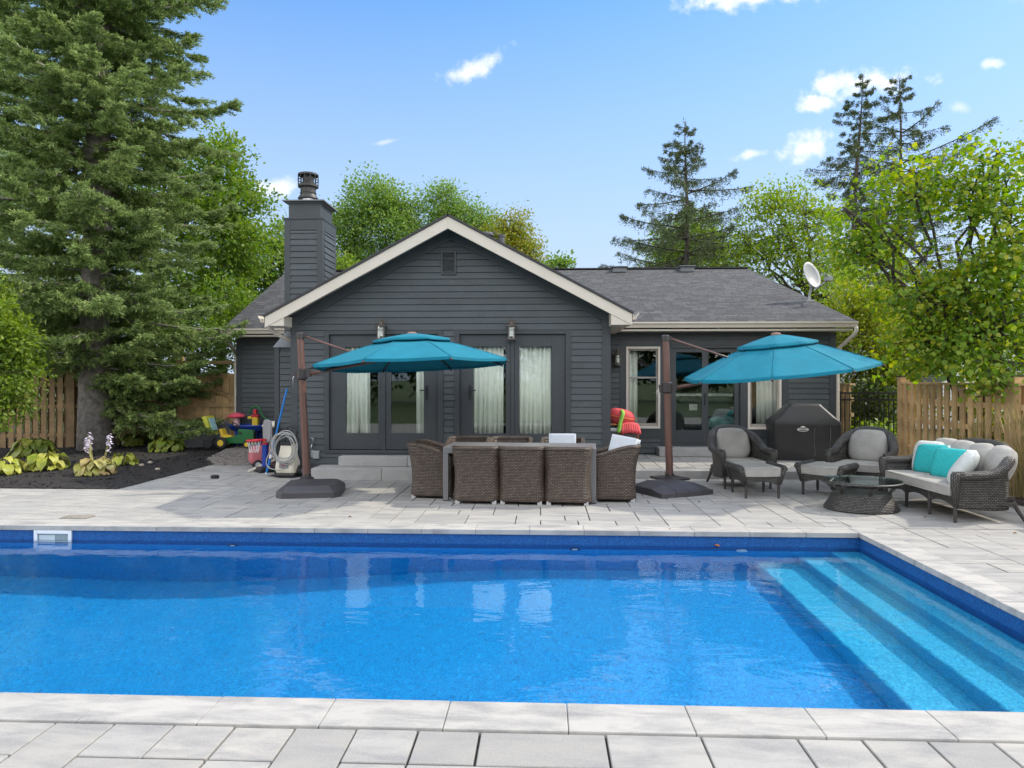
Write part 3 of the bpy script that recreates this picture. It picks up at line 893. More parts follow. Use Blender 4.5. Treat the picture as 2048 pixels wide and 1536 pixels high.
b.box(c1 - .09, c1 + .017, cy1 - .1, cy1 + .01, 2.3, zt - .21)
b.box(c0 + .1, c1 - .1, cy0 - .022, cy0, zt - .42, zt - .21); b.box(c1, c1 + .02, cy0 + .1, cy1 - .1, zt - .42, zt - .21)
b.box(c0 - .03, c1 + .03, cy0 - .04, cy1 + .03, zt - .21, zt - .18)
b.box(c0 + .045, c1 - .045, cy0 + .045, cy1 - .045, zt - .18, zt + .12)
b.box(-4.95, -4.86, 12.925, 12.95, .1, 2.28)
b.build('trim_board', TRIM, chim, bevel=.003)
b = MB(); b.box(c0 - .05, c1 + .05, cy0 - .05, cy1 + .05, zt + .14, zt + .165); b.box(c0 + .02, c1 - .02, cy0 + .02, cy1 - .02, zt + .12, zt + .14)
CAPM = mat('grey metal cap', (.16, .17, .18), .45, .1, 4.)
b.build('cap', CAPM, chim, bevel=.003); b = MB()
b.hexa([(-4.97, 12.9, 2.27), (-4.445, 12.9, 2.27), (-4.445, 13.6, 2.27), (-4.97, 13.6, 2.27), (-4.97, 12.9, 2.29), (-4.445, 12.9, 2.29), (-4.445, 13.6, 2.62), (-4.97, 13.6, 2.62)])
b.build('shoulder_cap', CAPM, chim, bevel=.003)
fx, fy, fz = -4.66, 13.95, zt + .16
b = MB(); b.lathe([(.135, 0), (.135, .16)], 24, (fx, fy, fz)); b.build('flue', STEEL, chim, smooth=False, auto=40)
b = MB(); b.lathe([(.14, .10), (.20, .11), (.20, .125), (.15, .19), (.15, .22), (.165, .22), (.15, .225), (.15, .32), (.19, .34)], 28, (fx, fy, fz), cap=False)
b.lathe([(.0, .62), (.19, .61), (.2, .60), (.2, .57), (.195, .57)], 28, (fx, fy, fz), cap=False)
b.lathe([(.19, .34), (.2, .345), (.2, .385), (.19, .385)], 28, (fx, fy, fz), cap=False); b.lathe([(.11, .3), (.11, .6)], 20, (fx, fy, fz))
for k in range(12):
    a = k * math.pi / 6; b.bar((fx + .197 * math.cos(a), fy + .197 * math.sin(a), fz + .38), (fx + .197 * math.cos(a), fy + .197 * math.sin(a), fz + .58), .012)
b.tube([(fx + .2 * math.cos(k * .2618), fy + .2 * math.sin(k * .2618), fz + .48) for k in range(25)], .008, 6, False)
b.build('flue_cage', mat('dark bronze flue cap', (.035, .033, .03), .5), chim, auto=40)

# roof vents and pipes
def roofbox(px, y, name='roof_vent'):
    x = at(px, 600, Y=y).x; z = ZE + (y - YE) * (ZRI - ZE) / (YRI - YE); b = MB()
    b.box(x - .19, x + .19, y - .2, y + .2, z - .05, z + .09); b.box(x - .23, x + .23, y - .26, y + .22, z + .09, z + .12); b.build(name, mat('grey vent hood', (.13, .14, .15), .5), house, bevel=.015)


roofbox(1238, 20.3); roofbox(1372, 20.3)
b = MB(); q = at(972, 470, Y=17.6)
b.lathe([(.06, -.9), (.06, .0), (.2, .0), (.2, .04), (.17, .07), (0, .08)], 16, (q.x, q.y, q.z - .02)); b.build('vent_pipe', mat('dark vent pipe', (.07, .075, .08), .5), house, auto=40)
b = MB(); q = at(1003, 490, Y=17.6)
b.lathe([(.11, -.6), (.11, -.02), (.08, 0), (.075, .22), (.095, .22), (.095, .27), (.0, .28)], 16, (q.x, q.y, q.z - .02)); b.box(q.x - .2, q.x + .2, q.y - .15, q.y + .15, q.z - .6, q.z - .02); b.build('vent_pipe', mat('dark vent pipe', (.07, .075, .08), .5), house, auto=40)
# outlet and hose tap beside the left door
b = MB(); q = at(634, 909, Y=YF); b.box(q.x - .055, q.x + .055, YF - .08, YF - .0, q.z - .07, q.z + .07); b.box(q.x - .1, q.x - .055, YF - .04, YF - .0, q.z - .05, q.z + .08); b.build('outlet_box', mat('grey outlet cover', (.30, .32, .33), .35), house, bevel=.012)
b = MB(); q = at(626, 885, Y=YF); b.tube([(q.x, YF - .01, q.z - .03), (q.x, YF - .07, q.z - .03), (q.x, YF - .09, q.z - .1)], .012, 8); b.tube([(q.x - .03, YF - .06, q.z + .08), (q.x + .02, YF - .06, q.z + .08), (q.x + .02, YF - .05, q.z - .02)], .009, 8); b.build('hose_tap', STEEL, house, smooth=True)

# interior rooms behind the glass
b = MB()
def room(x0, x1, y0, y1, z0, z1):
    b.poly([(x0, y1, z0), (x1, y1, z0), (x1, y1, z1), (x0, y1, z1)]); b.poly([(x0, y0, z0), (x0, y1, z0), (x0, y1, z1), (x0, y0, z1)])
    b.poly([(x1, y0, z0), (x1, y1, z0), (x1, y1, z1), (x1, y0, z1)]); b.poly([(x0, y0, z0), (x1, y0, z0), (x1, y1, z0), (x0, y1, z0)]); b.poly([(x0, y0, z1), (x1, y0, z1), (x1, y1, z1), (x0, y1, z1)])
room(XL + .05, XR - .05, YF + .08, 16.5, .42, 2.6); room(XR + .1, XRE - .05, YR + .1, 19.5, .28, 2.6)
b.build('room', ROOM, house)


def curtain(x0, x1, y, z0, z1, label, pleat=.085, amp=.028):
    n_ = int((x1 - x0) / .01); P = [[], []]
    for i in range(n_ + 1):
        x = x0 + (x1 - x0) * i / n_; a = 2 * math.pi * (x - x0) / pleat
        yy_ = y + amp * math.sin(a + .6 * math.sin(a * .37)) + .006 * math.sin(a * 2.7)
        P[0].append((x, yy_, z0)); P[1].append((x + .004 * math.sin(a * .5), y + (yy_ - y) * .8, z1))
    b = MB(); b.grid(P); o = b.build('curtain', CURTAIN, smooth=True, solid=.004)
    tag(o, label, 'curtain', 'curtains behind the glass doors and windows')


gx = lambda px: at(px, 780, Y=YF).x
curtain(gx(686), gx(737), YF + .10, .47, 2.46, 'pale pleated curtain drawn half across the leftmost glass door pane')
curtain(gx(831), gx(856), YF + .10, .47, 2.46, 'narrow gathered curtain strip at the handle side of the left double doors')
curtain(gx(942), gx(1006), YF + .10, .47, 2.46, 'pale pleated curtain behind the glass door pane with a handle on its left')
curtain(gx(1034), gx(1106), YF + .10, .47, 2.46, 'pale pleated curtain filling the rightmost glass pane of the gable doors')
gx = lambda px: at(px, 780, Y=YR).x
curtain(gx(1256), gx(1277), YR + .22, .6, 2.4, 'grey curtain at the edge of the cream framed window beside the wall lantern')
curtain(gx(1519), gx(1560), YR + .22, .6, 2.4, 'grey curtain inside the cream framed window behind the covered grill')

# things standing inside behind the sliding door
gx = lambda px: at(px, 780, Y=16.2).x
r = thing('kitchen_island', 'dark kitchen island with a white counter seen through the sliding door', 'kitchen island', (gx(1390), 16.6, .28))
b = MB(); b.box(-.75, .75, -.35, .35, 0, 1.02); b.build('cabinet', mat('dark cabinet', (.02, .03, .032), .5), r, world=False)
b = MB(); b.box(-.85, .85, -.4, .4, 1.02, 1.08); b.build('counter', mat('white counter', (.85, .85, .83), .4), r, world=False, bevel=.006)
b = MB(); b.box(-.12, .06, -.356, -.351, .70, .84); b.build('notice', mat('white note', (.9, .9, .88), .7), r, world=False)
q = at(1448, 850, Y=15.6)
r = thing('floor_cushion', 'teal and grey fluffy cushion lying inside behind the sliding door', 'cushion', (q.x, 15.6, .47))
b = MB(); b.pillow(.75, .34, .4, Matrix.Translation((0, 0, .25)), 14, 2.6, .6); b.build('cover', mat('teal grey plush', (.18, .36, .36), .95, .5, 7., .6, 90.), r, world=False, smooth=True)
b = MB(); b.box(-.5, .5, -.3, .4, -.18, .08); b.build('bench', mat('pale bench', (.5, .48, .42), .7), r, world=False, bevel=.02)

# ================================================================== things on the house
def lantern(x, z, y, label, s=1.):
    r = thing('wall_lantern', label, 'wall lamp', (x, y, z), 0, 'outdoor wall lanterns on the house')
    b = MB(); b.box(-.045 * s, .045 * s, .10, .125, -.02 * s, .17 * s); b.tube(spline([(0, .1, .1 * s), (0, .05, .16 * s), (0, .0, .155 * s), (0, 0, .12 * s)], 10), .010, 8)
    b.build('bracket', DKM, r, world=False)
    b = MB(); b.lathe([(.012, .13 * s), (.03 * s, .115 * s), (.035 * s, .085 * s), (.11 * s, .055 * s), (.112 * s, .045 * s), (.07 * s, .045 * s)], 20); b.build('cap', DKM, r, world=False, auto=35)
    b = MB(); b.lathe([(.068 * s, .045 * s), (.068 * s, -.16 * s)], 20, cap=False); b.build('glass_shade', GLASS, r, world=False, smooth=True)
    b = MB(); b.lathe([(.035 * s, .03 * s), (.035 * s, -.13 * s)], 16); b.build('inner_tube', mat('frosted white glass', (.75, .74, .70), .5), r, world=False, auto=40)
    b = MB()
    for k in range(4):
        a = math.pi / 4 + k * math.pi / 2; b.bar((.075 * s * math.cos(a), .075 * s * math.sin(a), .05 * s), (.075 * s * math.cos(a), .075 * s * math.sin(a), -.17 * s), .010)
    b.lathe([(.078 * s, -.03 * s), (.082 * s, -.03 * s), (.082 * s, -.02 * s), (.078 * s, -.02 * s)], 20, cap=False)
    b.lathe([(.085 * s, -.20 * s), (.095 * s, -.185 * s), (.085 * s, -.165 * s), (.0, -.165 * s)], 20); b.build('cage', DKM, r, world=False, auto=35)


DKM = mat('aged bronze', (.085, .07, .055), .45, .25, 20.)
q = at(762, 660, Y=YF - .13); lantern(q.x, q.z + .02, YF - .13, 'bronze wall lantern above the double doors with the half drawn curtain')
q = at(1023, 660, Y=YF - .13); lantern(q.x, q.z + .02, YF - .13, 'bronze wall lantern above the double doors with both curtains drawn')
q = at(1235, 715, Y=YR - .13); lantern(q.x, q.z + .02, YR - .13, 'small dark wall lantern beside the cream framed window', .95)

# satellite dish on the roof edge
q = at(1638, 608, Y=16.2); zz = ZE + (16.2 - YE) * (ZRI - ZE) / (YRI - YE); q.x = min(q.x, 5.98)
r = thing('satellite_dish', 'white oval satellite dish on a short mast at the roof edge', 'satellite dish', (q.x, 16.2, zz))
DW = mat('pale grey dish', (.27, .28, .28), .5, .05, 4., dirt=((.45, .45, .44), 8., .6)); GM = mat('grey galvanised', (.32, .34, .35), .5)
b = MB(); b.box(-.09, .09, -.09, .09, -.02, .02); b.tube(spline([(0, 0, .0), (0, 0, .12), (.04, -.02, .3), (.05, -.02, .42)], 10), .025, 8); b.build('mast', GM, r, world=False, auto=40)
mt = Matrix.Translation((.04, -.06, .58)) @ Matrix.Rotation(R(28), 4, 'Z') @ Matrix.Rotation(R(8), 4, 'Y') @ Matrix.Rotation(R(68), 4, 'X')
b = MB(); P = []
for i in range(7):
    rr = i / 6; P.append([mt @ Vector((.25 * rr * math.cos(2 * math.pi * j / 28), .33 * rr * math.sin(2 * math.pi * j / 28), .075 * (rr * rr - 1))) for j in range(28)])
b.grid(P, closed=True); b.build('reflector', DW, r, world=False, smooth=True, solid=.014)
tip = mt @ Vector((.05, -.30, .36))
b = MB(); b.bar(mt @ Vector((0, -.36, -.01)), tip, .03); b.bar(mt @ Vector((-.05, -.2, -.08)), (.05, -.02, .4), .05); b.build('feed_arm', GM, r, world=False)
b = MB(); b.obox = None; b.box(-.11, .05, -.05, .05, -.04, .06, Matrix.Translation(tip)); b.lathe([(.045, -.02), (.05, .05)], 12, tuple(tip + Vector((-.08, -.02, .06)))); b.build('receiver', DW, r, world=False, bevel=.01)


# ================================================================== stone steps
def steps_(name, lst, label):
    b = MB()
    for x0, x1, y0, y1, z0, z1 in lst:
        x = x0
        while x < x1 - .05:
            x2 = min(x + 1.2, x1); x2 = x1 if x1 - x2 < .3 else x2
            b.box(x + .002, x2 - .002, y0, y1, z0, z1); x = x2
    return tag(b.build(name, CONC, bevel=.012), label, 'steps')


steps_('stone_steps', [(-3.9, .95, 11.80, 12.35, -.02, .185), (-3.52, .95, 12.10, 12.36, .187, .355)], 'two wide grey stone steps below the gable double doors')
q0, q1 = at(1318, 900, Y=14.4).x, at(1512, 900, Y=14.4).x
steps_('stone_step', [(q0, q1, 14.38, 14.77, TZ + .002, TZ + .17)], 'single grey stone step below the sliding door of the right wing')


# ================================================================== parasols
def parasol(label, px, py, tilt, top, cz, cc, rad, rot, z0, gx_, gy_, apex, base):
    r = thing('cantilever_parasol', label, 'parasol', (px, py, 0), 0, 'teal cantilever parasols')
    L = lambda x, y, z: Vector((x - px, y - py, z))
    foot = L(px, py, .16); ptop = L(*top)
    base(r)
    b = MB(); b.tube([foot, ptop], [.058, .052], 12); b.build('pole', BROWN, r, world=False, smooth=False, auto=45)
    b = MB(); d = (ptop - foot).normalized(); b.tube([ptop - d * .07, ptop + d * .015, ptop + d * .03], [.062, .062, .045], 12); b.box(ptop.x - .01, ptop.x + .10, ptop.y - .035, ptop.y + .035, ptop.z - .05, ptop.z + .012); b.build('pole_cap', DKBRN, r, world=False, auto=45)
    b = MB(); b.lathe([(.11, 0), (.115, .02), (.10, .035), (.07, .05), (.065, .09)], 20, (foot.x, foot.y, foot.z - .02)); b.build('pole_socket', DKBRN, r, world=False, auto=40)
    cp = foot + (ptop - foot) * ((cz - foot.z) / (ptop.z - foot.z))
    C_ = L(cc[0], cc[1], z0); ap = L(cc[0], cc[1], apex) + Vector((-gx_ * .25, -gy_ * .25, 0))
    aim = (Vector((C_.x, C_.y, 0)) - Vector((cp.x, cp.y, 0))).normalized()
    b = MB(); b.tube([cp - Vector((0, 0, .09)), cp - Vector((0, 0, .07)), cp + Vector((0, 0, .07)), cp + Vector((0, 0, .085))], [.066, .085, .085, .066], 12)
    b.bar(cp - aim * .12 + Vector((0, 0, -.02)), cp + aim * .15 + Vector((0, 0, .02)), .06, .12)
    cl = b.build('collar', DKBRN, r, world=False, auto=40)
    b = MB(); h0 = cp - aim * .10; b.tube([h0, h0 - aim * .05 + Vector((0, 0, -.06)), h0 - aim * .045 + Vector((0, 0, -.22))], .010, 8); b.build('crank_handle', STEEL, cl, world=False, smooth=True)
    hub = ap + Vector((0, 0, -.30))
    b = MB(); b.tube([cp + aim * .13, cp + aim * .5 + Vector((0, 0, .07)), hub], [.026, .026, .022], 8); b.build('lower_arm', BROWN, r, world=False, smooth=True)
    b = MB(); b.tube([ptop + aim * .06 - Vector((0, 0, .02)), cp + aim * 1.2 + Vector((0, 0, (hub.z - cp.z) * .72))], .016, 8); b.build('upper_strut', BROWN, r, world=False, smooth=True)
    b = MB(); b.tube([hub - Vector((0, 0, .06)), hub + Vector((0, 0, .12)), ap], [.045, .04, .03], 10); b.build('hub', DKBRN, r, world=False, auto=40)
    tips = []
    for k in range(8):
        a = R(rot + 45 * k); tips.append(C_ + Vector((rad * math.cos(a), rad * math.sin(a), gx_ * math.cos(a) + gy_ * math.sin(a))))
    top_ = ap
    def rib_pt(k, f):                       # along the seam from apex to tip, slightly arched
        p = top_.lerp(tips[k % 8], f); p.z += .022 * math.sin(math.pi * f); return p
    def cloth(f, u):
        k = int(u) % 8; v = u - int(u); p = rib_pt(k, f).lerp(rib_pt(k + 1, f), v)
        s_ = math.sin(math.pi * v); p.z -= (.018 + .006 * math.sin(5. * k + rot)) * s_ * f; 
        return p.lerp(Vector((top_.x, top_.y, p.z)), .006 * s_ * f)
    b = MB(); fs = [.28, .33, .4, .5, .6, .7, .8, .9, .97, 1.0]
    b.grid([[cloth(f, u / 6) for u in range(48)] for f in fs], closed=True)
    P = [[cloth(1., u / 6) for u in range(48)], [cloth(1., u / 6) + Vector((0, 0, -.035)) for u in range(48)]]
    can = b.build('canopy', TEAL, r, world=False, solid=.004, auto=25)
    b = MB(); b.grid(P, closed=True); b.build('hem', TEAL, can, world=False, solid=.005)
    b = MB(); up = Vector((0, 0, .06)); b.grid([[cloth(f, u / 6) + up * (f / .41) ** .5 for u in range(48)] for f in (.02, .08, .16, .26, .34, .41)], closed=True)
    b.grid([[cloth(.41, u / 6) + up for u in range(48)], [cloth(.412, u / 6) + up * .45 for u in range(48)]], closed=True)
    b.build('vent_tier', TEAL, r, world=False, solid=.004, auto=25)
    b = MB()
    for k in range(8): b.tube([rib_pt(k, f) + Vector((0, 0, .004)) for f in (.40, .5, .6, .7, .8, .9, 1.)], .006, 5)
    b.build('seam', TEAL, can, world=False, smooth=True)
    b = MB(); b.lathe([(.075, -.012), (.075, .012), (.05, .03), (0, .036)], 16, tuple(ap + Vector((0, 0, .0)))); b.build('finial', mat('brown finial', (.22, .13, .10), .5), r, world=False, auto=40)
    for k in range(8):
        b = MB(); p0 = hub + Vector((0, 0, .1)); pts = [rib_pt(k, f) - Vector((0, 0, .022 + .01 * (1 - f))) for f in (.06, .3, .55, .8, 1.0)]
        b.tube(pts, .011, 6); b.tube([rib_pt(k, .995) - Vector((0, 0, .03)), rib_pt(k, 1.02) - Vector((0, 0, .03))], .016, 6)
        b.build('rib', DKBRN, r, world=False, smooth=True)
    return r


def base_square(r):
    b = MB(); h = .45; m_ = Matrix.Translation((.22, -.42, 0)) @ Matrix.Rotation(R(10), 4, 'Z')
    P = []
    for s_, z in ((1., .0), (1., .085), (.97, .10), (.80, .158), (.78, .165), (.25, .172)):
        q = h * s_; c_ = .09 * s_
        P.append([m_ @ Vector(v) for v in ((-q + c_, -q, z), (q - c_, -q, z), (q, -q + c_, z), (q, q - c_, z), (q - c_, q, z), (-q + c_, q, z), (-q, q - c_, z), (-q, -q + c_, z))])
    b.grid(P, closed=True); b.poly(P[-1]); b.build('base', BASEPL, r, world=False, bevel=.010)


def base_segments(r):
    m_ = Matrix.Translation((-.08, -.38, 0)) @ Matrix.Rotation(R(-62), 4, 'Z'); h = .47
    for k in range(4):
        b = MB(); a0 = -h + k * h / 2 + .004; a1 = a0 + h / 2 - .008
        prof = lambda a: [(-h, 0), (-h, .075), (-h + .05, .10), (-.22, .165), (.22, .165), (h - .05, .10), (h, .075), (h, 0)]
        k0 = .62 if k == 0 else 1.; k1 = .62 if k == 3 else 1.
        pa = [m_ @ Vector((y_ * (1 if k else .93), a0, z_ * (k0 if z_ > .08 else 1))) for y_, z_ in prof(0)]
        pb = [m_ @ Vector((y_ * (1 if k < 3 else .93), a1, z_ * (k1 if z_ > .08 else 1))) for y_, z_ in prof(0)]
        b.grid([pa, pb]); b.poly(pa); b.poly(pb[::-1])
        b.build('base_weight', BASEPL, r, world=False, bevel=.012)
    b = MB(); b.box(-.22, .22, -.22, .22, .14, .175, Matrix.Rotation(R(-62), 4, 'Z')); b.build('base_plate', DKBRN, r, world=False, bevel=.01)


parasol('teal parasol beside the left end of the dining table on a one piece square base', -3.63, 10.80, 0, tuple(at(600, 669, Y=10.8)), at(606, 748, Y=10.8).z,
        (-1.92, 10.45), 1.46, 30, 1.915, .06, -.05, 2.36, base_square)
parasol('tilted teal parasol beside the lounge chairs on a base of four weights', 1.97, 11.1, 0, tuple(at(1331, 674, Y=11.1)), at(1335, 775, Y=11.1).z,
        (3.50, 10.72), 1.38, 24, 1.815, .14, .055, 2.35, base_segments)

# ================================================================== dining set
TA = R(-3.8)
tb = thing('dining_table', 'long grey metal dining table with slab edges and square legs', 'table', (-.30, 10.12, 0), TA)
b = MB(); b.box(-1.055, 1.055, -.40, .40, .665, .75); b.build('tabletop', TABLE, tb, world=False, bevel=.006)
for sx in (-1, 1):
    for sy in (-1, 1):
        b = MB(); x0 = sx * 1.055 - (.075 if sx > 0 else 0); y0 = sy * .40 - (.075 if sy > 0 else 0); b.box(x0, x0 + .075, y0, y0 + .075, .012, .664); lg = b.build('leg', TABLE, tb, world=False, bevel=.004)
        b = MB(); b.box(x0 + .006, x0 + .069, y0 + .006, y0 + .069, 0, .012); b.build('foot', PLBLACK, lg, world=False)


def tub_chair(label):
    """woven tub chair, front to -y"""
    r = thing('dining_chair', label, 'chair', (0, 0, 0), 0, 'woven rattan dining chairs round the grey table')
    hw, hd, rc = .305, .29, .13
    base = [(-hw, -hd)] + [(-hw, -hd + (2 * hd - rc) * k / 6) for k in range(1, 7)]
    base += [(-hw + rc - rc * math.cos(a), hd - rc + rc * math.sin(a)) for a in [R(15 * k) for k in range(1, 7)]]
    half = base + [(-hw + rc + (hw - rc) * k / 4, hd) for k in range(1, 5)]
    path = half + [(-x, y) for x, y in half[-2::-1]]
    sl = [0]
    for a, c_ in zip(path[:-1], path[1:]): sl.append(sl[-1] + math.hypot(c_[0] - a[0], c_[1] - a[1]))
    def topz(x, y):
        f = min(1, max(0, (y + hd) / (2 * hd - .06))); f = f * f * (3 - 2 * f)
        return .625 + .135 * f
    def pt(i, v):
        x, y = path[i]; z = .045 + (topz(x, y) - .045) * v
        k = 1 - .065 * math.sin(math.pi * min(1, v * 1.05)) ** 1.3 + .012 * v * v
        lean = .05 * v * v * max(0, (y + .05) / hd)
        return Vector((x * k, y * (1 - .075 * math.sin(math.pi * v)) + lean, z))
    n_ = 13; vs_ = [i / n_ for i in range(n_ + 1)]
    b = MB(); P = [[pt(i, v) for i in range(len(path))] for v in vs_]
    b.grid(P, uvs=[[(s_, P[j][k].z) for k, s_ in enumerate(sl)] for j in range(n_ + 1)])
    b.build('shell', WICKER1, r, world=False, smooth=True, solid=.045)
    b = MB(); b.tube([pt(i, 1.) for i in range(len(path))], .033, 8)
    for q in (0, -1):
        b.tube([pt(q, v) if q == 0 else pt(len(path) - 1, v) for v in (0, .25, .5, .75, 1)], .03, 8)
    b.tube([pt(i, 0.02) for i in range(len(path))], .026, 8)
    b.build('rim', WICKER1, r, world=False, smooth=True)
    b = MB(); z0, z1 = .06, .40
    for (xa, ya), (xb, yb), zz in ((((-hw + .05), -hd + .04), (hw - .05, -hd + .04), 0),): b.grid([[(xa, ya, z0), (xb, yb, z0)], [(xa, ya, z1), (xb, yb, z1)]], uvs=[[(0, z0), (.55, z0)], [(0, z1), (.55, z1)]])
    b.grid([[(-hw + .04, -hd + .04, z1), (hw - .04, -hd + .04, z1)], [(-hw + .05, hd - .03, z1), (hw - .05, hd - .03, z1)]], uvs=[[(0, 0), (.55, 0)], [(0, .55), (.55, .55)]])
    b.build('seat', WICKER1, r, world=False, solid=.03)
    for sx in (-1, 1):
        for sy in (-1, 1):
            b = MB(); b.box(sx * .25 - .03, sx * .25 + .03, sy * .255 - .03, sy * .255 + .03, 0, .05); b.build('foot', FOOTM, r, world=False, bevel=.004)
    return r


FOOTM = mat('pale grey plastic foot', (.42, .41, .40), .5)
ch = tub_chair('woven rattan chair showing its back to the pool at the curtained end of the row')
rot = Matrix.Rotation(TA, 3, 'Z')
def place(c, x, y, rz, label): c.location = (x, y, 0); c.rotation_euler = (0, 0, rz); c['label'] = label
place(ch, -.885, 9.86, math.pi + TA, 'poolside rattan dining chair nearest the left table leg, back to the pool')
dup(ch, (-.27, 9.83, 0), math.pi + TA, 'poolside rattan dining chair in the middle of three, back to the pool')
dup(ch, (.352, 9.80, 0), math.pi + TA, 'poolside rattan dining chair nearest the right table leg, back to the pool')
dup(ch, (-1.16, 10.86, 0), TA, 'rattan dining chair behind the table, nearest the left parasol, empty')
dup(ch, (-.50, 10.84, 0), TA, 'rattan dining chair behind the middle of the table, empty')
dup(ch, (.30, 10.78, 0), TA, 'rattan dining chair behind the table with a cushion standing in it')
dup(ch, (-1.56, 10.28, 0), R(90) + TA, 'rattan dining chair at the left head of the table, side on')
dup(ch, (1.00, 10.10, 0), R(-90) + TA, 'rattan dining chair at the right head of the table holding a tilted cushion')


def slab_cushion(label, loc, rz, tx, ty, w_=.42, h_=.42, t_=.09):
    r = thing('seat_cushion', label, 'cushion', loc, rz, 'loose seat cushions stood up in dining chairs')
    m_ = Matrix.Rotation(R(ty), 4, 'Y') @ Matrix.Rotation(R(tx), 4, 'X')
    b = MB(); b.box(-w_ / 2, w_ / 2, -t_ / 2, t_ / 2, 0, h_, m_); b.build('cover', CUSHW, r, world=False, bevel=.022, seg=3)
    b = MB(); e_ = .004
    for y_ in (-t_ / 2 + .012, t_ / 2 - .012):
        q = [m_ @ Vector(p_) for p_ in ((-w_ / 2 - e_ + .004, y_, .01), (w_ / 2 - .0, y_, .01), (w_ / 2 - .0, y_, h_ - .004), (-w_ / 2 + .0, y_, h_ - .004))]
        for a in range(4): b.tube([q[a], q[(a + 1) % 4]], .006, 6)
    b.build('piping', CUSHW, r, world=False, smooth=True)


slab_cushion('pale grey cushion standing in the chair behind the table', (.30, 10.84, .42), TA, -14, 0, .40, .44)
slab_cushion('pale grey cushion leaning back in the chair at the right table head', (1.08, 10.06, .47), R(-42), -16, 6, .42, .42, .11)


# ================================================================== lounge set
def wicker_seat(r, w_, d, backh, armh, legs_front, back_lean=.14):
    hw = w_ / 2
    half = [(-hw, -d / 2, armh), (-hw - .005, -.05 * d, armh + .005), (-hw + .0, .16 * d, armh + .05), (-hw + .05, .34 * d, armh + .16), (-hw * .72, d / 2 + .01, backh - .07), (-hw * .38, d / 2 + back_lean - .03, backh - .005), (0, d / 2 + back_lean, backh + .01)]
    rim = spline(half + [(-x, y, z) for x, y, z in half[-2::-1]], 56)
    lowh = [(-hw + .05, -d / 2 + .01, .17), (-hw + .05, -.05 * d, .145), (-hw + .06, .2 * d, .14), (-hw + .09, .36 * d, .15), (-hw * .70, d / 2 - .04, .19), (-hw * .36, d / 2 - .01, .2), (0, d / 2, .2)]
    low = spline(lowh + [(-x, y, z) for x, y, z in lowh[-2::-1]], 56)
    rows = 9; P = []; sl = [0.]
    for a, c_ in zip(rim[:-1], rim[1:]): sl.append(sl[-1] + (c_ - a).length)
    for j in range(rows + 1):
        v = j / rows; row = []
        for a, c_ in zip(low, rim):
            q = a.lerp(c_, v); bul = -.035 * math.sin(math.pi * v); row.append(q + Vector((bul * (1 if q.x < 0 else -1) * min(1, abs(q.x) / .1) * -.4, 0, 0)))
        P.append(row)
    b = MB(); b.grid(P, uvs=[[(sl[k], P[j][k].z) for k in range(57)] for j in range(rows + 1)]); b.build('shell', WICKER2, r, world=False, smooth=True, solid=.03)
    b = MB(); rr = [.05 + .022 * math.sin(math.pi * k / 56) for k in range(57)]
    b.tube([p_ + Vector((0, 0, -.0)) for p_ in rim], rr, 10); b.build('rolled_rim', WICKER2, r, world=False, smooth=True)
    for sx in (-1, 1):
        b = MB(); b.tube([(sx * hw, -d / 2, armh + .035), (sx * hw, -d / 2 - .012, armh), (sx * (hw - .01), -d / 2 - .01, armh - .14), (sx * (hw - .03), -d / 2 + .005, .36), (sx * (hw - .045), -d / 2 + .01, .2)], [.045, .056, .05, .042, .036], 10); b.build('arm_front', WICKER2, r, world=False, smooth=True)
    b = MB(); n_ = 24; yf = -d / 2 + .012; xs_ = [-hw + .05 + (w_ - .1) * k / n_ for k in range(n_ + 1)]; bays = legs_front - 1
    arch = lambda x: .175 + .055 * abs(math.sin(math.pi * bays * (x + hw - .05) / (w_ - .1))) ** .8
    b.grid([[(x, yf, arch(x)) for x in xs_], [(x, yf, .31) for x in xs_]], uvs=[[(x, .2) for x in xs_], [(x, .31) for x in xs_]])
    for sx in (-1, 1):
        ys_ = [-d / 2 + .01 + (d - .06) * k / 10 for k in range(11)]; xx = sx * (hw - .05)
        b.grid([[(xx, y, .17 + .05 * math.sin(math.pi * k / 10)) for k, y in enumerate(ys_)], [(xx, y, .24) for y in ys_]], uvs=[[(y, .17) for y in ys_], [(y, .24) for y in ys_]])
    b.build('apron', WICKER2, r, world=False, solid=.024)
    b = MB(); b.box(-hw + .06, hw - .06, -d / 2 + .03, d / 2 - .03, .26, .30); b.build('seat_deck', DKBRN, r, world=False)
    for k in range(legs_front):
        x = -hw + .05 + (w_ - .1) * k / (legs_front - 1); b = MB(); b.tube([(x, yf, .3), (x, yf, .0)], [.026, .019], 8); b.build('leg', LEGM, r, world=False, smooth=False, auto=50)
    for sx in (-1, 1):
        b = MB(); b.tube([(sx * (hw - .1), d / 2 - .06, .30), (sx * (hw - .07), d / 2 + .0, .14), (sx * (hw - .04), d / 2 + .08, 0)], [.026, .022, .018], 8); b.build('leg', LEGM, r, world=False, auto=50)
    return rim


LEGM = mat('dark wrapped leg', (.045, .04, .038), .5, .3, 60.)


def cushion_box(r, x0, x1, y0, y1, z0, z1, name='seat_cushion', m_=None):
    b = MB(); b.box(x0, x1, y0, y1, z0, z1, m_); o = b.build(name, CUSH, r, world=False, bevel=.028, seg=4)
    b = MB(); e_ = .002
    for z in (z0 + .014, z1 - .014):
        q = [(x0, y0, z), (x1, y0, z), (x1, y1, z), (x0, y1, z)]
        if m_: q = [m_ @ Vector(p_) for p_ in q]
        for a in range(4): b.tube([Vector(q[a]).lerp(Vector(q[(a + 1) % 4]), .04), Vector(q[a]).lerp(Vector(q[(a + 1) % 4]), .96)], .006, 5)
    b.build('piping', CUSH, o, world=False, smooth=True)
    return o


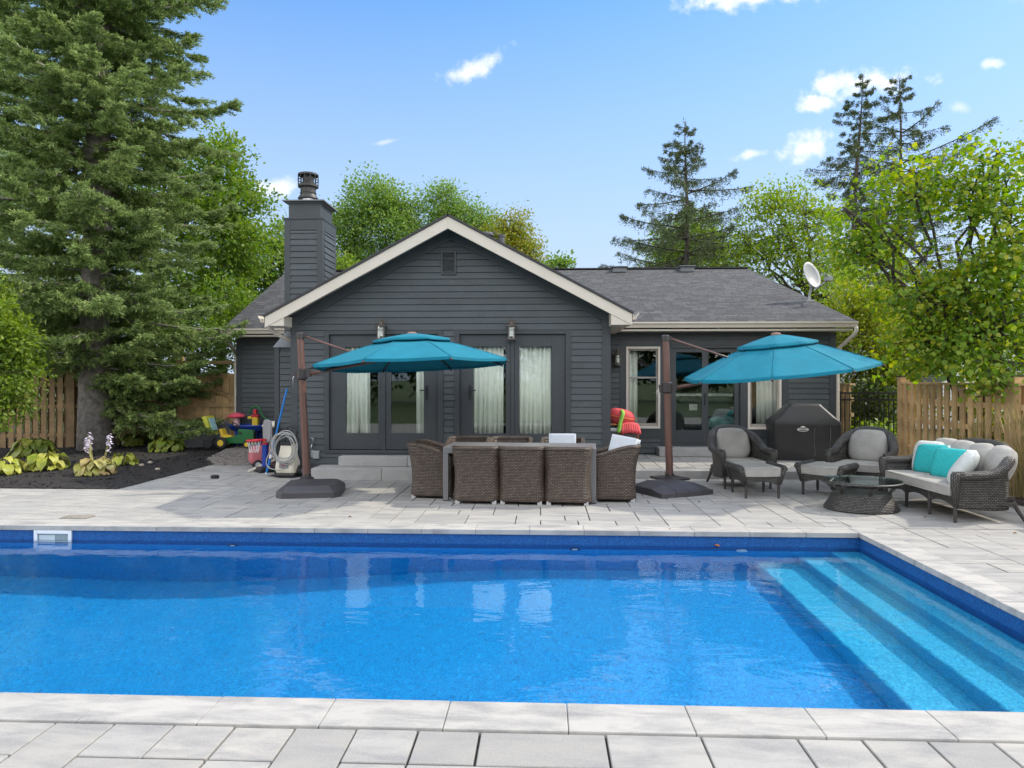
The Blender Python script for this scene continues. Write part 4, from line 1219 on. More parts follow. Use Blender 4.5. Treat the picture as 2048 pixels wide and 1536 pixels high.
def lounge_chair(label, loc, rz):
    r = thing('lounge_chair', label, 'armchair', loc, rz, 'charcoal wicker armchairs with grey cushions')
    wicker_seat(r, .82, .72, .86, .56, 2)
    cushion_box(r, -.33, .33, -.385, .26, .30, .42)
    b = MB(); m_ = Matrix.Translation((0, .30, .64)) @ Matrix.Rotation(R(-20), 4, 'X'); b.pillow(.60, .54, .20, m_, 16, 3.2, .5); b.build('back_cushion', CUSH, r, world=False, smooth=True)
    return r


def ottoman(label, loc, rz):
    r = thing('ottoman', label, 'footstool', loc, rz, 'wicker ottomans with grey cushions')
    hw, d = .315, .60
    b = MB(); n_ = 16
    for y in (-d / 2 + .03, d / 2 - .03):
        xs_ = [-.24 + .48 * k / n_ for k in range(n_ + 1)]; ar = [.175 + .06 * math.sin(math.pi * k / n_) for k in range(n_ + 1)]
        b.grid([[(x, y, a) for x, a in zip(xs_, ar)], [(x * 1.08, y, .33) for x in xs_]], uvs=[[(x, .2) for x in xs_], [(x, .33) for x in xs_]])
    for sx in (-1, 1):
        ys_ = [-d / 2 + .03 + (d - .06) * k / n_ for k in range(n_ + 1)]
        rows = []
        for v in (0, .35, .7, 1):
            rows.append([(sx * (.24 + .075 * v ** 1.5), y, (.175 + .05 * math.sin(math.pi * k / n_)) * (1 - v) + .425 * v) for k, y in enumerate(ys_)])
        b.grid(rows, uvs=[[(y, q[0][2]) for y in ys_] for q in rows])
    b.build('frame', WICKER2, r, world=False, solid=.024)
    for sx in (-1, 1):
        b = MB(); b.tube([(sx * (hw + .005), -d / 2 - .005, .40), (sx * hw, -d / 2 + .02, .425), (sx * hw, d / 2 - .02, .425), (sx * (hw + .005), d / 2 + .005, .40)], [.036, .045, .045, .036], 10)
        for y in (-d / 2 + .015, d / 2 - .015): b.tube([(sx * hw, y, .425), (sx * .285, y, .34), (sx * .245, y, .2)], [.044, .038, .028], 8)
        b.build('rolled_rim', WICKER2, r, world=False, smooth=True)
        for sy in (-1, 1):
            b = MB(); b.tube([(sx * .235, sy * (d / 2 - .03), .22), (sx * .235, sy * (d / 2 - .03), 0)], [.024, .018], 8); b.build('leg', LEGM, r, world=False, auto=50)
    cushion_box(r, -.27, .27, -d / 2 + .0, d / 2 - .0, .30, .44)
    return r


lounge_chair('charcoal wicker armchair beside the right parasol base, facing the pool', (3.12, 11.42, 0), R(6))
ottoman('grey topped wicker ottoman in front of the armchair nearest the parasol', (3.09, 10.48, 0), R(5))
lounge_chair('charcoal wicker armchair turned toward the coffee table, in front of the iron gate', (4.93, 11.15, 0), R(-38))
ottoman('grey topped wicker ottoman behind the glass coffee table', (4.17, 10.62, 0), R(-42))

ct = thing('coffee_table', 'oval wicker coffee table with glass top and flared woven base', 'coffee table', (4.14, 9.42, 0), R(-4))
b = MB(); b.lathe([(.455, .012), (.46, .03), (.40, .12), (.365, .205), (.345, .225), (.30, .228)], 44, sx=1., sy=.86); b.build('base', WICKER2, ct, world=False, auto=50)
b = MB(); b.lathe([(.40, .352), (.43, .340), (.485, .346), (.502, .360), (.492, .376), (.455, .376)], 44, sx=1., sy=.86, cap=False); b.build('top_rim', WICKER2, ct, world=False, auto=60)
b = MB(); b.lathe([(.488, .378), (.490, .386)], 44, sx=1., sy=.86); b.build('glass_top', glass('table glass', (.72, .80, .80), .14), ct, world=False, auto=40)
for k in range(6):
    a = R(30 + 60 * k); b = MB(); b.tube([(.325 * math.cos(a), .325 * .86 * math.sin(a), .21), (.36 * math.cos(a + .05), .36 * .86 * math.sin(a + .05), .27), (.425 * math.cos(a + .1), .425 * .86 * math.sin(a + .1), .335)], .022, 8); b.build('strut', WICKER2, ct, world=False, smooth=True)

sf = thing('sofa', 'charcoal wicker loveseat with grey cushions beside the cedar fence', 'sofa', (5.20, 9.38, 0), R(-88))
wicker_seat(sf, 1.66, .76, .84, .56, 4, .16)
cushion_box(sf, -.74, .74, -.415, .27, .30, .43)
for k, x in enumerate((-.55, -.18, .19, .56)):
    b = MB(); m_ = Matrix.Translation((x, .30, .65)) @ Matrix.Rotation(R((8, 4, -4, -14)[k]), 4, 'Z') @ Matrix.Rotation(R(-20), 4, 'X') @ Matrix.Rotation(R((0, 3, -3, 5)[k]), 4, 'Y')
    b.pillow(.50, .50, .26, m_, 16, 3.4, .45); b.build('back_cushion', CUSH, sf, world=False, smooth=True)

# scatter cushions on the loveseat
m = bpy.data.materials.new('white turquoise lattice print'); m.use_nodes = True; t = NT(m.node_tree); p = t.n['Principled BSDF']
v = t.a('TexVoronoi', feature='DISTANCE_TO_EDGE', i_Scale=17., i_Vector=t.a('TexCoord').outputs['Object'])
t.put(p.inputs['Base Color'], t.mix(t.ramp(v.outputs['Distance'], [(.10, (0, 0, 0)), (.14, (1, 1, 1))]), (.60, .66, .62), (.06, .38, .36))); p.inputs['Roughness'].default_value = .9
LATT = m
PALEP = mat('pale aqua grey print fabric', (.52, .55, .53), .95, .10, 14., .3, 200., dirt=((.30, .42, .40), 16., .56))
sofa_m = Matrix.Translation(sf.location) @ Matrix.Rotation(R(-88), 4, 'Z')


def scatter(label, lx, ly, lz, rz, tilt, m_, w_=.44, h_=.42, t_=.16, edge=None):
    q = sofa_m @ Vector((lx, ly, lz)); r = thing('throw_pillow', label, 'pillow', tuple(q), R(-88 + rz), 'throw pillows on the loveseat')
    mm = Matrix.Rotation(R(tilt), 4, 'X'); b = MB(); b.pillow(w_, h_, t_, mm, 16, 6., .5); b.build('cover', m_, r, world=False, smooth=True)
    if edge:
        b = MB(); b.pillow(w_ * .17, h_ * .99, t_ * .80, mm @ Matrix.Translation((w_ * .43, -.012, 0)), 10, 8., .35); b.build('printed_band', edge, r, world=False, smooth=True)


scatter('turquoise pillow with lattice edge leaning at the far arm of the loveseat', -.45, .08, .61, 30, -20, TEALP, .48, .42, .15, LATT)
scatter('turquoise pillow with lattice edge in the middle of the loveseat', -.02, .06, .60, 26, -22, TEALP, .48, .42, .15, LATT)
scatter('pale patterned pillow slumped against the near arm of the loveseat', .47, -.08, .61, -32, -34, PALEP, .58, .50, .20)
scatter('pale printed pillow against the far arm of the loveseat behind the turquoise one', -.58, .10, .62, 30, -16, PALEP, .42, .46, .18)

# ================================================================== covered grill
gr = thing('covered_grill', 'barbecue grill under a fitted black vinyl cover with a small oval emblem', 'grill', (5.06, 14.05, TZ), R(-3))
b = MB(); P = []
def rrect(w_, d, z, r_=.08, sh=0):
    out = []
    for cx, cy, a0 in ((1, -1, -90), (1, 1, 0), (-1, 1, 90), (-1, -1, 180)):
        for k in range(5):
            a = R(a0 + 22.5 * k); out.append((cx * (w_ / 2 - r_) + r_ * math.cos(a), cy * (d / 2 - r_) + r_ * math.sin(a) + sh, z))
    return out
for w_, d, z, r_ in ((1.16, .62, .0, .1), (1.17, .63, .02, .1), (1.20, .64, .25, .09), (1.24, .66, .5, .07), (1.27, .67, .66, .06), (1.24, .66, .74, .06), (1.06, .60, .83, .08), (.86, .52, .93, .08), (.66, .44, 1.03, .08), (.60, .40, 1.07, .07), (.54, .33, 1.085, .06)):
    row = rrect(w_, d, z, r_)
    if z < .7: row = [(x + .012 * math.sin(7 * x + 9 * z + 3 * y), y + .014 * math.sin(11 * x + 3 * z), zz_) for x, y, zz_ in row]
    P.append(row)
b.grid(P, closed=True); b.poly(P[-1]); b.build('cover', COVER, gr, world=False, smooth=False, auto=50)
b = MB()
for x in (.12, .40): b.tube([(x + .012 * math.sin(7 * x + 9 * z), -.328 - .006 + .014 * math.sin(11 * x + 3 * z) + (.02 if z < .1 else 0), z) for z in (.1, .3, .5, .64)], .005, 5)
b.build('seam', mat('grey seam thread', (.11, .11, .115), .7), gr, world=False)
b = MB(); ex, ez, ey = -.10, .60, -.349; N = 36
o1 = [(ex + .105 * math.cos(2 * math.pi * k / N), ey, ez + .038 * math.sin(2 * math.pi * k / N)) for k in range(N)]; o2 = [(ex + .094 * math.cos(2 * math.pi * k / N), ey, ez + .030 * math.sin(2 * math.pi * k / N)) for k in range(N)]
b.grid([o2, o1], closed=True)
b.grid([[(ex + rr * math.cos(R(20 + 140 * k / 12)), ey, ez + .035 + (rr - .005) * .7 * math.sin(R(20 + 140 * k / 12))) for k in range(13)] for rr in (.038, .05)])
b.poly([(ex + .016 * math.cos(2 * math.pi * k / 12), ey, ez + .048 + .012 * math.sin(2 * math.pi * k / 12)) for k in range(12)])
em = b.build('emblem', MARK, gr, world=False, solid=.004)
fc = bpy.data.curves.new('lettering', 'FONT'); fc.body = 'NAPOLEON'; fc.size = .036; fc.align_x = 'CENTER'; fc.align_y = 'CENTER'; fc.extrude = .002; fc.offset = .0008; fc.materials.append(MARK)
fo = bpy.data.objects.new('lettering_curve', fc); COL.objects.link(fo); me_ = bpy.data.meshes.new_from_object(fo.evaluated_get(bpy.context.evaluated_depsgraph_get())); bpy.data.objects.remove(fo); me_.materials.clear(); me_.materials.append(MARK); fo = bpy.data.objects.new('lettering', me_); COL.objects.link(fo); fo.parent = em; fo.location = (ex, ey, ez); fo.rotation_euler = (R(90), 0, 0)

# ================================================================== deck box with pool toys
q0, q1 = 1.24, at(1266, 880, Y=13.9).x; ZB = .66
db = thing('deck_box', 'grey brown resin storage box against the side of the gable', 'storage box', ((q0 + q1) / 2, 14.05, TZ)); hw = (q1 - q0) / 2
BOXM = mat('grey brown resin', (.075, .07, .072), .55, .1, 5.)
b = MB(); b.box(-hw, hw, -.55, .55, 0, ZB - .10); b.build('box_body', BOXM, db, world=False, bevel=.02)
b = MB(); b.box(-hw - .02, hw + .02, -.57, .57, ZB - .095, ZB - .03); b.build('lid', mat('pale grey lid', (.36, .38, .39), .5), db, world=False, bevel=.02)
ZL = TZ + ZB - .03
VEST = mat('coral red foam fabric', (.70, .09, .10), .8, .12, 7., .3, 60.)
qv = at(1247, 842, Y=13.75)
r = thing('swim_float', 'rounded coral red swim float lying on the deck box', 'swim float', (qv.x - .03, 13.78, ZL))
b = MB(); m_ = Matrix.Translation((0, 0, .19)) @ Matrix.Rotation(R(-18), 4, 'Y') @ Matrix.Rotation(R(90), 4, 'X')
P = []
for i in range(11):
    a = math.pi * i / 10; rr = math.sin(a) ** .6; P.append([(.26 * rr * math.cos(2 * math.pi * j / 22), .20 * math.sin(2 * math.pi * j / 22) * rr, .19 - .17 * math.cos(a) + .05 * rr * math.cos(2 * math.pi * j / 22) * -1) for j in range(22)])
b.grid(P, closed=True); b.build('float_body', VEST, r, world=False, smooth=True)
b = MB(); b.tube([(.26 * math.cos(t_) * .99, -.20 * abs(math.sin(t_)) - .005, .19 + .05 * -math.cos(t_)) for t_ in [R(10 * k) for k in range(0, 19)]], .008, 6); b.build('seam', mat('orange webbing', (.75, .22, .03), .7), r, world=False, smooth=True)
r = thing('life_vest', 'coral red life vest with gathered hem hanging over the deck box corner', 'life vest', (qv.x + .10, 13.62, ZL - .10))
b = MB(); P = []
for j in range(5):
    v = j / 4; P.append([Vector((-.15 + .30 * (k / 40) + .06 * v * (k / 40 - .5), -.12 * v - .04 + .012 * math.sin(k * 1.3) * (.4 + v), .16 - .17 * v ** 1.3 + .03 * math.sin(k / 40 * math.pi))) for k in range(41)])
b.grid(P); b.build('panel', VEST, r, world=False, smooth=True, solid=.06)
b = MB(); b.tube([(.14, -.10, .0), (.15, -.11, -.10), (.14, -.10, -.30)], .005, 6); b.build('strap', mat('orange webbing', (.75, .22, .03), .7), r, world=False, smooth=True)
qn0, qn1 = at(1245, 825, Y=13.5), at(1237, 863, Y=13.48)
r = thing('pool_noodle', 'lime green foam noodle leaning across the coral swim float', 'pool noodle', tuple(qn1))
b = MB(); b.tube(spline([qn0 - qn1 + Vector((0, .14, .02)), qn0 - qn1 + Vector((.01, .02, -.02)), (qn0 - qn1) * .5, Vector((0, 0, -.02))], 14), .036, 10); b.build('foam', mat('lime foam', (.30, .62, .10), .8), r, world=False, smooth=True)
r = thing('goggles', 'orange and black swim goggles at the wall end of the deck box', 'swim goggles', (qv.x - .20, 13.60, ZL))
b = MB()
for k in (-1, 1): b.lathe([(.0, .0), (.045, .01), (.05, .04), (.03, .06), (0, .065)], 12, (k * .05, 0, 0))
b.build('lens', PLBLACK, r, world=False, smooth=True)
b = MB(); b.tube(spline([(-.1, 0, .03), (-.06, .09, .05), (.06, .09, .06), (.1, 0, .03), (.0, -.02, .07), (-.1, 0, .03)], 20), .014, 6); b.build('strap', mat('orange webbing', (.75, .22, .03), .7), r, world=False, smooth=True)

# ================================================================== yard toys and tools beside the gable
def wheel(r, x, y, z, rad, w_, tyre, rim, name='wheel'):
    b = MB(); b.tube([(x - w_ / 2, y, z), (x - w_ * .4, y, z), (x + w_ * .4, y, z), (x + w_ / 2, y, z)], [rad * .86, rad, rad, rad * .86], 20); o = b.build(name, tyre, r, world=False, auto=40)
    b = MB(); b.tube([(x - w_ / 2 - .006, y, z), (x + w_ / 2 + .006, y, z)], [rad * .55, rad * .55], 16); b.tube([(x - w_ / 2 - .012, y, z), (x + w_ / 2 + .012, y, z)], [rad * .2, rad * .2], 10); b.build('rim', rim, o, world=False, auto=40)


GZ = .155
q = at(475, 892, Z=GZ)
r = thing('pedal_tractor', 'green and yellow toy pedal tractor with an upturned yellow cart behind', 'toy tractor', (q.x + .2, 15.55, GZ), R(90))
# local: +y is toward the left of the picture after the turn, so build along y (front of tractor at -y)
def wheel_pair(y, z, rad, w_, x):
    for sx in (-1, 1): wheel(r, sx * x, y, z, rad, w_, TYRE, YELP)
wheel_pair(.30, .125, .125, .09, .19); wheel_pair(-.27, .09, .09, .07, .16)
b = MB(); pr = [(.36, .15), (.36, .24), (.20, .26), (.10, .24), (-.02, .30), (-.02, .42), (-.33, .40), (-.38, .34), (-.38, .16), (-.2, .10), (.2, .10)]
b.prism([(-.085, y, z) for y, z in pr], (.17, 0, 0)); b.build('body', GREENP, r, world=False, bevel=.018)
b = MB(); b.prism([(-.11, y, z) for y, z in ((.34, .22), (.40, .42), (.34, .43), (.28, .29), (.12, .27), (.12, .24))], (.22, 0, 0)); b.build('seat', YELP, r, world=False, bevel=.02)
b = MB(); b.box(-.075, .075, -.386, -.33, .2, .37); b.box(-.09, .09, -.12, -.05, .3, .36); b.build('grille', PLBLACK, r, world=False, bevel=.01)
b = MB(); b.tube([(0, -.03, .4), (0, .06, .50)], .014, 6); b.tube([(.10 * math.cos(R(k * 20)), .06 + .06 * math.sin(R(k * 20)), .50 + .06 * math.sin(R(k * 20))) for k in range(19)], .012, 6); b.build('steering_wheel', PLBLACK, r, world=False, smooth=True)
b = MB(); b.hexa([(-.2, .52, .28), (.2, .52, .28), (.2, .60, .30), (-.2, .60, .30), (-.2, .64, .72), (.2, .64, .72), (.2, .76, .70), (-.2, .76, .70)]); b.build('cart_tub', LIMEP, r, world=False, bevel=.04, seg=3)
b = MB(); b.hexa([(-.12, .52, .40), (.12, .52, .40), (.12, .54, .40), (-.12, .54, .40), (-.12, .60, .66), (.12, .60, .66), (.12, .62, .66), (-.12, .62, .66)]); b.build('decal', mat('pale blue sticker', (.35, .60, .62), .5), r, world=False)
for sx in (-1, 1): wheel(r, sx * .2, .60, .10, .10, .07, TYRE, PLBLACK, 'cart_wheel')

q = at(492, 860, Y=16.0)
r = thing('water_table', 'blue toy water table with pink mushroom and yellow and red pump', 'water table', (q.x + .05, 16.0, GZ))
b = MB(); b.lathe([(.30, .33), (.40, .38), (.46, .47), (.48, .47), (.47, .49), (.44, .48), (.36, .40), (0, .38)], 28, sx=1., sy=.6); b.build('basin', BLUEP, r, world=False, auto=50)
for a in (40, 140, 220, 320):
    b = MB(); b.tube([(.28 * math.cos(R(a)), .18 * math.sin(R(a)), .36), (.34 * math.cos(R(a)), .22 * math.sin(R(a)), 0)], .035, 8); b.build('leg', BLUEP, r, world=False, auto=40)
b = MB(); b.lathe([(.09, .42), (.07, .5), (.075, .62), (.05, .66)], 16, (-.27, 0, 0)); b.build('mushroom_stem', mat('pale pink plastic', (.70, .45, .45), .5), r, world=False, auto=50)
b = MB(); b.lathe([(.09, .64), (.19, .66), (.2, .68), (.16, .72), (.07, .76), (0, .765)], 20, (-.27, 0, 0)); b.build('mushroom_cap', mat('coral pink plastic', (.68, .08, .13), .45), r, world=False, auto=50)
b = MB(); b.box(.11, .24, -.06, .06, .45, .66); b.box(.0, .12, -.04, .04, .62, .68); b.build('pump', YELP, r, world=False, bevel=.012)
b = MB(); b.box(.09, .25, -.07, .07, .66, .71); b.box(.13, .2, -.04, .04, .71, .84); b.box(.12, .22, -.062, .062, .45, .48); b.build('pump_cap', REDP, r, world=False, bevel=.012)
b = MB(); b.tube(spline([(.03, 0, .74), (.08, 0, .87), (.22, 0, .90), (.29, 0, .80), (.36, 0, .66), (.5, 0, .58)], 20), .022, 8); b.build('slide_tube', GREENP, r, world=False, smooth=True)

q = at(532, 935, Z=0)
r = thing('toddler_car', 'faded red toddler ride on car with yellow pillars and cream roof', 'toy car', (q.x + .10, 13.35, 0), R(-62))
b = MB(); P = []
for k, (y, hw_, z0, z1) in enumerate(((-.40, .16, .14, .30), (-.36, .21, .10, .40), (-.1, .23, .09, .43), (.0, .235, .09, .36), (.15, .235, .09, .36), (.25, .23, .1, .44), (.38, .20, .12, .42), (.42, .15, .16, .36))):
    P.append([(x * hw_, y, z) for x, z in ((-.8, z0), (-1, z0 + .05), (-1.02, (z0 + z1) / 2), (-.95, z1 - .03), (-.8, z1), (.8, z1), (.95, z1 - .03), (1.02, (z0 + z1) / 2), (1, z0 + .05), (.8, z0))])
b.grid(P, closed=True); b.poly(P[0]); b.poly(P[-1][::-1]); b.build('body', REDF, r, world=False, auto=50, bevel=.012)
for sx in (-1, 1):
    for y in (-.26, .28): wheel(r, sx * .2, y, .09, .09, .07, TYRE, mat('grey hub', (.5, .5, .48), .5))
    for ya, yb in ((-.12, -.04), (.30, .26)):
        b = MB(); b.tube([(sx * .19, ya, .40), (sx * .16, yb, .80)], .016, 8); b.build('pillar', mat('yellowed pillar', (.55, .38, .10), .5), r, world=False, smooth=True)
b = MB(); b.lathe([(.0, .09), (.14, .08), (.22, .04), (.25, .0), (.24, -.02), (0, -.01)], 20, (0, .1, .80), sx=.9, sy=1.1); b.build('roof', CREAMP, r, world=False, auto=50)
b = MB(); b.tube([(.09 * math.cos(R(20 * k)), -.06 + .03 * math.sin(R(20 * k)), .44 + .08 * math.sin(R(20 * k))) for k in range(19)], .012, 6); b.build('steering_wheel', PLBLACK, r, world=False, smooth=True)

q = at(540, 940, Z=0)
r = thing('toy_basketball_hoop', 'toddler basketball hoop with grey backboard, red rim and blue post', 'toy hoop', (q.x, 12.75, 0), R(-50))
b = MB(); b.box(-.2, .2, -.16, .2, 0, .10); b.build('base', PLBLACK, r, world=False, bevel=.03)
b = MB(); b.tube([(0, 0, .08), (0, 0, .50)], .055, 10); b.build('post', BLUEP, r, world=False, auto=40)
b = MB(); b.tube([(0, 0, .50), (0, 0, .53)], .065, 12); b.tube([(.12 * math.cos(R(18 * k)), -.20 + .12 * math.sin(R(18 * k)), .58) for k in range(21)], .018, 6); b.box(-.05, .05, -.09, .0, .56, .60); b.build('rim', REDP, r, world=False, auto=40)
b = MB(); out = [(.20 * math.copysign(abs(math.cos(R(15 * k))) ** .6, math.cos(R(15 * k))), .0, .74 + .21 * math.copysign(abs(math.sin(R(15 * k))) ** .7, math.sin(R(15 * k)))) for k in range(24)]
b.prism([(x, .02, z) for x, y, z in out], (0, .05, 0)); b.build('backboard', mat('speckled grey backboard', (.27, .27, .28), .6, .3, 60., dirt=((.5, .5, .5), 60., .62)), r, world=False, bevel=.012)
b = MB()
for k in range(12):
    for s_ in (-1, 1):
        a0, a1 = R(30 * k), R(30 * k + 30 * s_); b.tube([(.12 * math.cos(a0), -.20 + .12 * math.sin(a0), .57), (.075 * math.cos(a1), -.20 + .075 * math.sin(a1), .36)], .003, 4, False)
b.build('net', WHITEP, r, world=False)

p0, p1 = at(533, 949, Z=0), at(574, 777, Y=12.36)
r = thing('telescopic_pole', 'blue telescopic pool pole leaning on the corner of the gable', 'pool pole', tuple(p0))
d = p1 - p0
b = MB(); b.tube([(0, 0, .02), d * .22], .022, 10); b.build('outer_tube', POLEBL, r, world=False, auto=40)
b = MB(); b.tube([d * .19, d * .23], .027, 10); b.tube([(0, 0, .012), d * .02], .026, 10); b.tube([d * .09, d * .10], .026, 10); b.build('lock_ring', WHITEP, r, world=False, auto=40)
b = MB(); b.tube([d * .22, d], .017, 10); b.build('inner_tube', POLEBL, r, world=False, auto=40)

p0, p1 = at(495, 943, Z=.02), at(560, 915, Y=12.95)
r = tag(MB().bar(p0, p1, .06, .035).build('plank', mat('cream painted board', (.60, .57, .46), .6, .1, 6.), bevel=.005), 'cream board lying slanted against the toys at the house corner', 'plank')

q = at(579, 952, Z=0)
r = thing('pressure_washer', 'cream and black pressure washer with a coiled grey hose beside the left parasol', 'pressure washer', (q.x, 12.12, 0), R(-6))
b = MB(); P = []
for z, w_, y0, y1 in ((.08, .17, -.13, .15), (.14, .18, -.15, .15), (.26, .165, -.15, .15), (.34, .14, -.12, .14), (.46, .125, -.09, .13), (.55, .115, -.07, .12), (.58, .09, -.04, .1)):
    P.append([(x * w_, y, z) for x, y in ((-.8, y0), (-1, y0 + .04), (-1, y1 - .03), (-.8, y1), (.8, y1), (1, y1 - .03), (1, y0 + .04), (.8, y0))])
b.grid(P, closed=True); b.poly(P[-1]); b.poly(P[0][::-1]); b.build('body', CREAMP, r, world=False, auto=40, bevel=.008)
b = MB(); b.box(-.19, .19, -.17, .14, .015, .075); b.build('base', PLBLACK, r, world=False, bevel=.02)
for sx in (-1, 1): wheel(r, sx * .205, .06, .10, .10, .06, PLBLACK, GREYP)
b = MB(); b.box(-.085, .085, -.158, -.14, .16, .25); b.build('front_panel', GREYP, r, world=False, bevel=.008)
b = MB(); b.box(-.03, .03, -.164, -.157, .205, .23); b.build('badge', mat('dull red badge', (.30, .05, .04), .5), r, world=False)
b = MB(); b.box(-.10, .10, -.085, .0, .545, .60); b.build('dark_cap', PLBLACK, r, world=False, bevel=.015)
b = MB(); b.tube([(-.10, .10, .5), (-.10, .13, .78), (-.06, .13, .86), (.06, .13, .86), (.10, .13, .78), (.10, .10, .5)], .014, 8); b.build('handle', PLBLACK, r, world=False, smooth=True)
b = MB(); b.tube([(-.2, -.02, .72), (-.05, -.05, .735), (.02, -.06, .74)], [.02, .026, .03], 8); b.tube([(.02, -.06, .74), (.10, -.06, .72), (.12, -.06, .62)], [.03, .03, .022], 8); b.build('spray_gun', PLBLACK, r, world=False, smooth=True)
HOSE = mat('grey hose', (.34, .34, .33), .5)
b = MB(); pts = []
rs = random.Random(3)
for k in range(7 * 28):
    a = 2 * math.pi * k / 28; t_ = k / (7 * 28); rad = .22 + .035 * math.sin(k / 28 * 2.1 + .5) + .012 * math.sin(k / 28 * 9.7)
    pts.append((.03 + rad * .93 * math.cos(a) + .028 * math.sin(k / 28 * 3.3), -.19 + .018 * math.sin(k / 28 * 4.) - .004 * (k // 28), .52 + .02 * math.sin(k / 28 * 5.1) + rad * 1.06 * math.sin(a)))
b.tube(pts, .0085, 6); b.tube(spline([(-.2, -.2, .5), (-.29, -.2, .30), (-.24, -.22, .18), (-.05, -.22, .14), (.02, -.16, .16)], 20), .0085, 6); b.build('hose', HOSE, r, world=False, smooth=True)

# ================================================================== pool fittings and small litter
q0, q1 = at(70, 1066, Y=PY1 + .02), at(145, 1088, Y=PY1 + .02)
r = thing('pool_skimmer', 'white pool skimmer mouth set into the far pool wall', 'skimmer', ((q0.x + q1.x) / 2, PY1 + .015, -.12)); hw = (q1.x - q0.x) / 2
b = MB()
for a, c_, e_, f_ in ((-hw, -hw + .04, -.13, .075), (hw - .04, hw, -.13, .075), (-hw + .04, hw - .04, .035, .075), (-hw + .04, hw - .04, -.13, -.10)): b.box(a, c_, -.02, .004, e_, f_)
b.build('face_frame', WHITEP, r, world=False, bevel=.005)
b = MB(); b.box(-hw + .042, hw - .042, -.003, .002, -.1, .034); b.build('throat', mat('grey skimmer throat', (.25, .30, .30), .5), r, world=False)
b = MB(); b.box(-hw + .06, hw * .1, -.008, -.0035, -.08, .02); b.build('weir_flap', mat('pale weir flap', (.5, .55, .55), .5), r, world=False)
for k, (px, lb) in enumerate(((465, 'pool return jet on the far wall nearest the skimmer'), (1150, 'pool return jet on the far wall below the dining table'), (1484, 'pale pool return jet on the far wall nearest the steps'))):
    q = at(px, 1098, Y=PY1); r = thing('pool_jet', lb, 'pool jet', (q.x, PY1 + .015, -.34), 0, 'return jets on the far pool wall')
    b = MB(); b.tube([(0, .0, 0), (0, -.012, 0), (0, -.02, 0)], [.06, .06, .045], 18); b.build('collar', PLBLACK if k < 2 else WHITEP, r, world=False, auto=40)
    b = MB(); b.tube([(0, -.018, 0), (0, -.028, 0)], [.035, .02], 14); b.build('eyeball', WHITEP, r, world=False, auto=40)
q = at(155, 1035, Z=0)
r = thing('skimmer_lid', 'lopsided grey paver lid sunk in the paving behind the skimmer', 'access lid', (q.x, q.y, .004))
b = MB(); b.box(-.17, .17, -.09, .09, -.01, .010); b.build('plate', mat('grey brown stone lid', (.22, .20, .17), .9, .3, 12.), r, world=False, bevel=.006)
LEAFB = mat('dry brown leaf', (.22, .10, .03), .8, .3, 30.)
def dead_leaf(x, y, z, s_, rz, label, m_=LEAFB, g=None):
    b = MB(); pr = [(0, -1), (.35, -.6), (.55, 0), (.3, .6), (0, 1.1), (-.3, .6), (-.55, 0), (-.35, -.6)]
    P = [[(x + s_ * (px * f * math.cos(rz) - py * f * math.sin(rz)), y + s_ * (px * f * math.sin(rz) + py * f * math.cos(rz)), z + .012 * f * abs(px) * 2 + .004) for px, py in pr] for f in (.02, .5, 1)]
    b.grid(P, closed=True); tag(b.build('fallen_leaf', m_, solid=.001), label, 'leaf', g)
q = at(1433, 1093, Z=WZ + .002); dead_leaf(q.x, q.y, WZ + .006, .045, .6, 'orange brown leaf floating by the far pool wall', mat('orange leaf', (.55, .16, .02), .7))
q = at(430, 957, Z=.0)
tag(MB().lathe([(.0, .0), (.05, .0), (.06, .03), (.045, .055), (0, .06)], 9, (q.x, q.y, .002), sx=1.3).build('lava_stone', mat('dark stone', (.02, .017, .016), .9, .3, 20.), auto=60), 'lone dark stone lying on the paving', 'stone')
for k, (px, py) in enumerate(((407, 938), (405, 941), (1340, 1060), (1398, 1005), (700, 1035), (1850, 1036), (2030, 1068))):
    q = at(px, py, Z=0); dead_leaf(q.x, q.y, .004, .022, k * 1.3, 'small dry brown leaf lying on the paving', LEAFB, 'dry leaves scattered on the paving')

# ================================================================== fences and gates
def shadowbox(name, label, A, B_, zb, zt, pitch, bw, m_, posts, faceside=1, postw=.14, gapoff=.5, ph=.09):
    """board-on-both-sides fence from A to B"""
    A = Vector((*A, 0)); B_ = Vector((*B_, 0)); L = (B_ - A).length; d = (B_ - A).normalized(); n_ = Vector((-d.y, d.x, 0)) * faceside
    r = thing(name, label, 'fence', tuple(A), 0)
    M4 = Matrix(((d.x, n_.x, 0, 0), (d.y, n_.y, 0, 0), (0, 0, 1, 0), (0, 0, 0, 1)))
    b = MB(); k = 0; x = .02
    rr = random.Random(5)
    while x + bw < L:
        dz = rr.uniform(-.008, .008); b.box(x, x + bw, .045, .064, zb + dz, zt - .05 + dz * .2, M4)
        x2 = x + pitch * gapoff
        if x2 + bw < L: b.box(x2, x2 + bw, -.064, -.045, zb, zt - .05, M4)
        x += pitch
    b.build('boards', m_, r, world=False)
    b = MB()
    for z in (zb + .25, zb + (zt - zb) * .5, zt - .42): b.box(0, L, -.043, .043, z, z + .085, M4)
    b.box(0, L, -.075, .075, zt - .048, zt - .012, M4)
    b.build('rail', m_, r, world=False)
    for u in posts:
        b = MB(); b.box(u - postw / 2, u + postw / 2, -postw / 2 - .012, postw / 2 + .012, 0, zt + ph, M4); po = b.build('post', m_, r, world=False, bevel=.004)
        b = MB(); h = postw / 2 + .02; b.box(u - h, u + h, -h - .01, h + .01, zt + ph, zt + ph + .025, M4); h = .03; b.build('post_cap', DKBRN, po, world=False, bevel=.006)
    return r


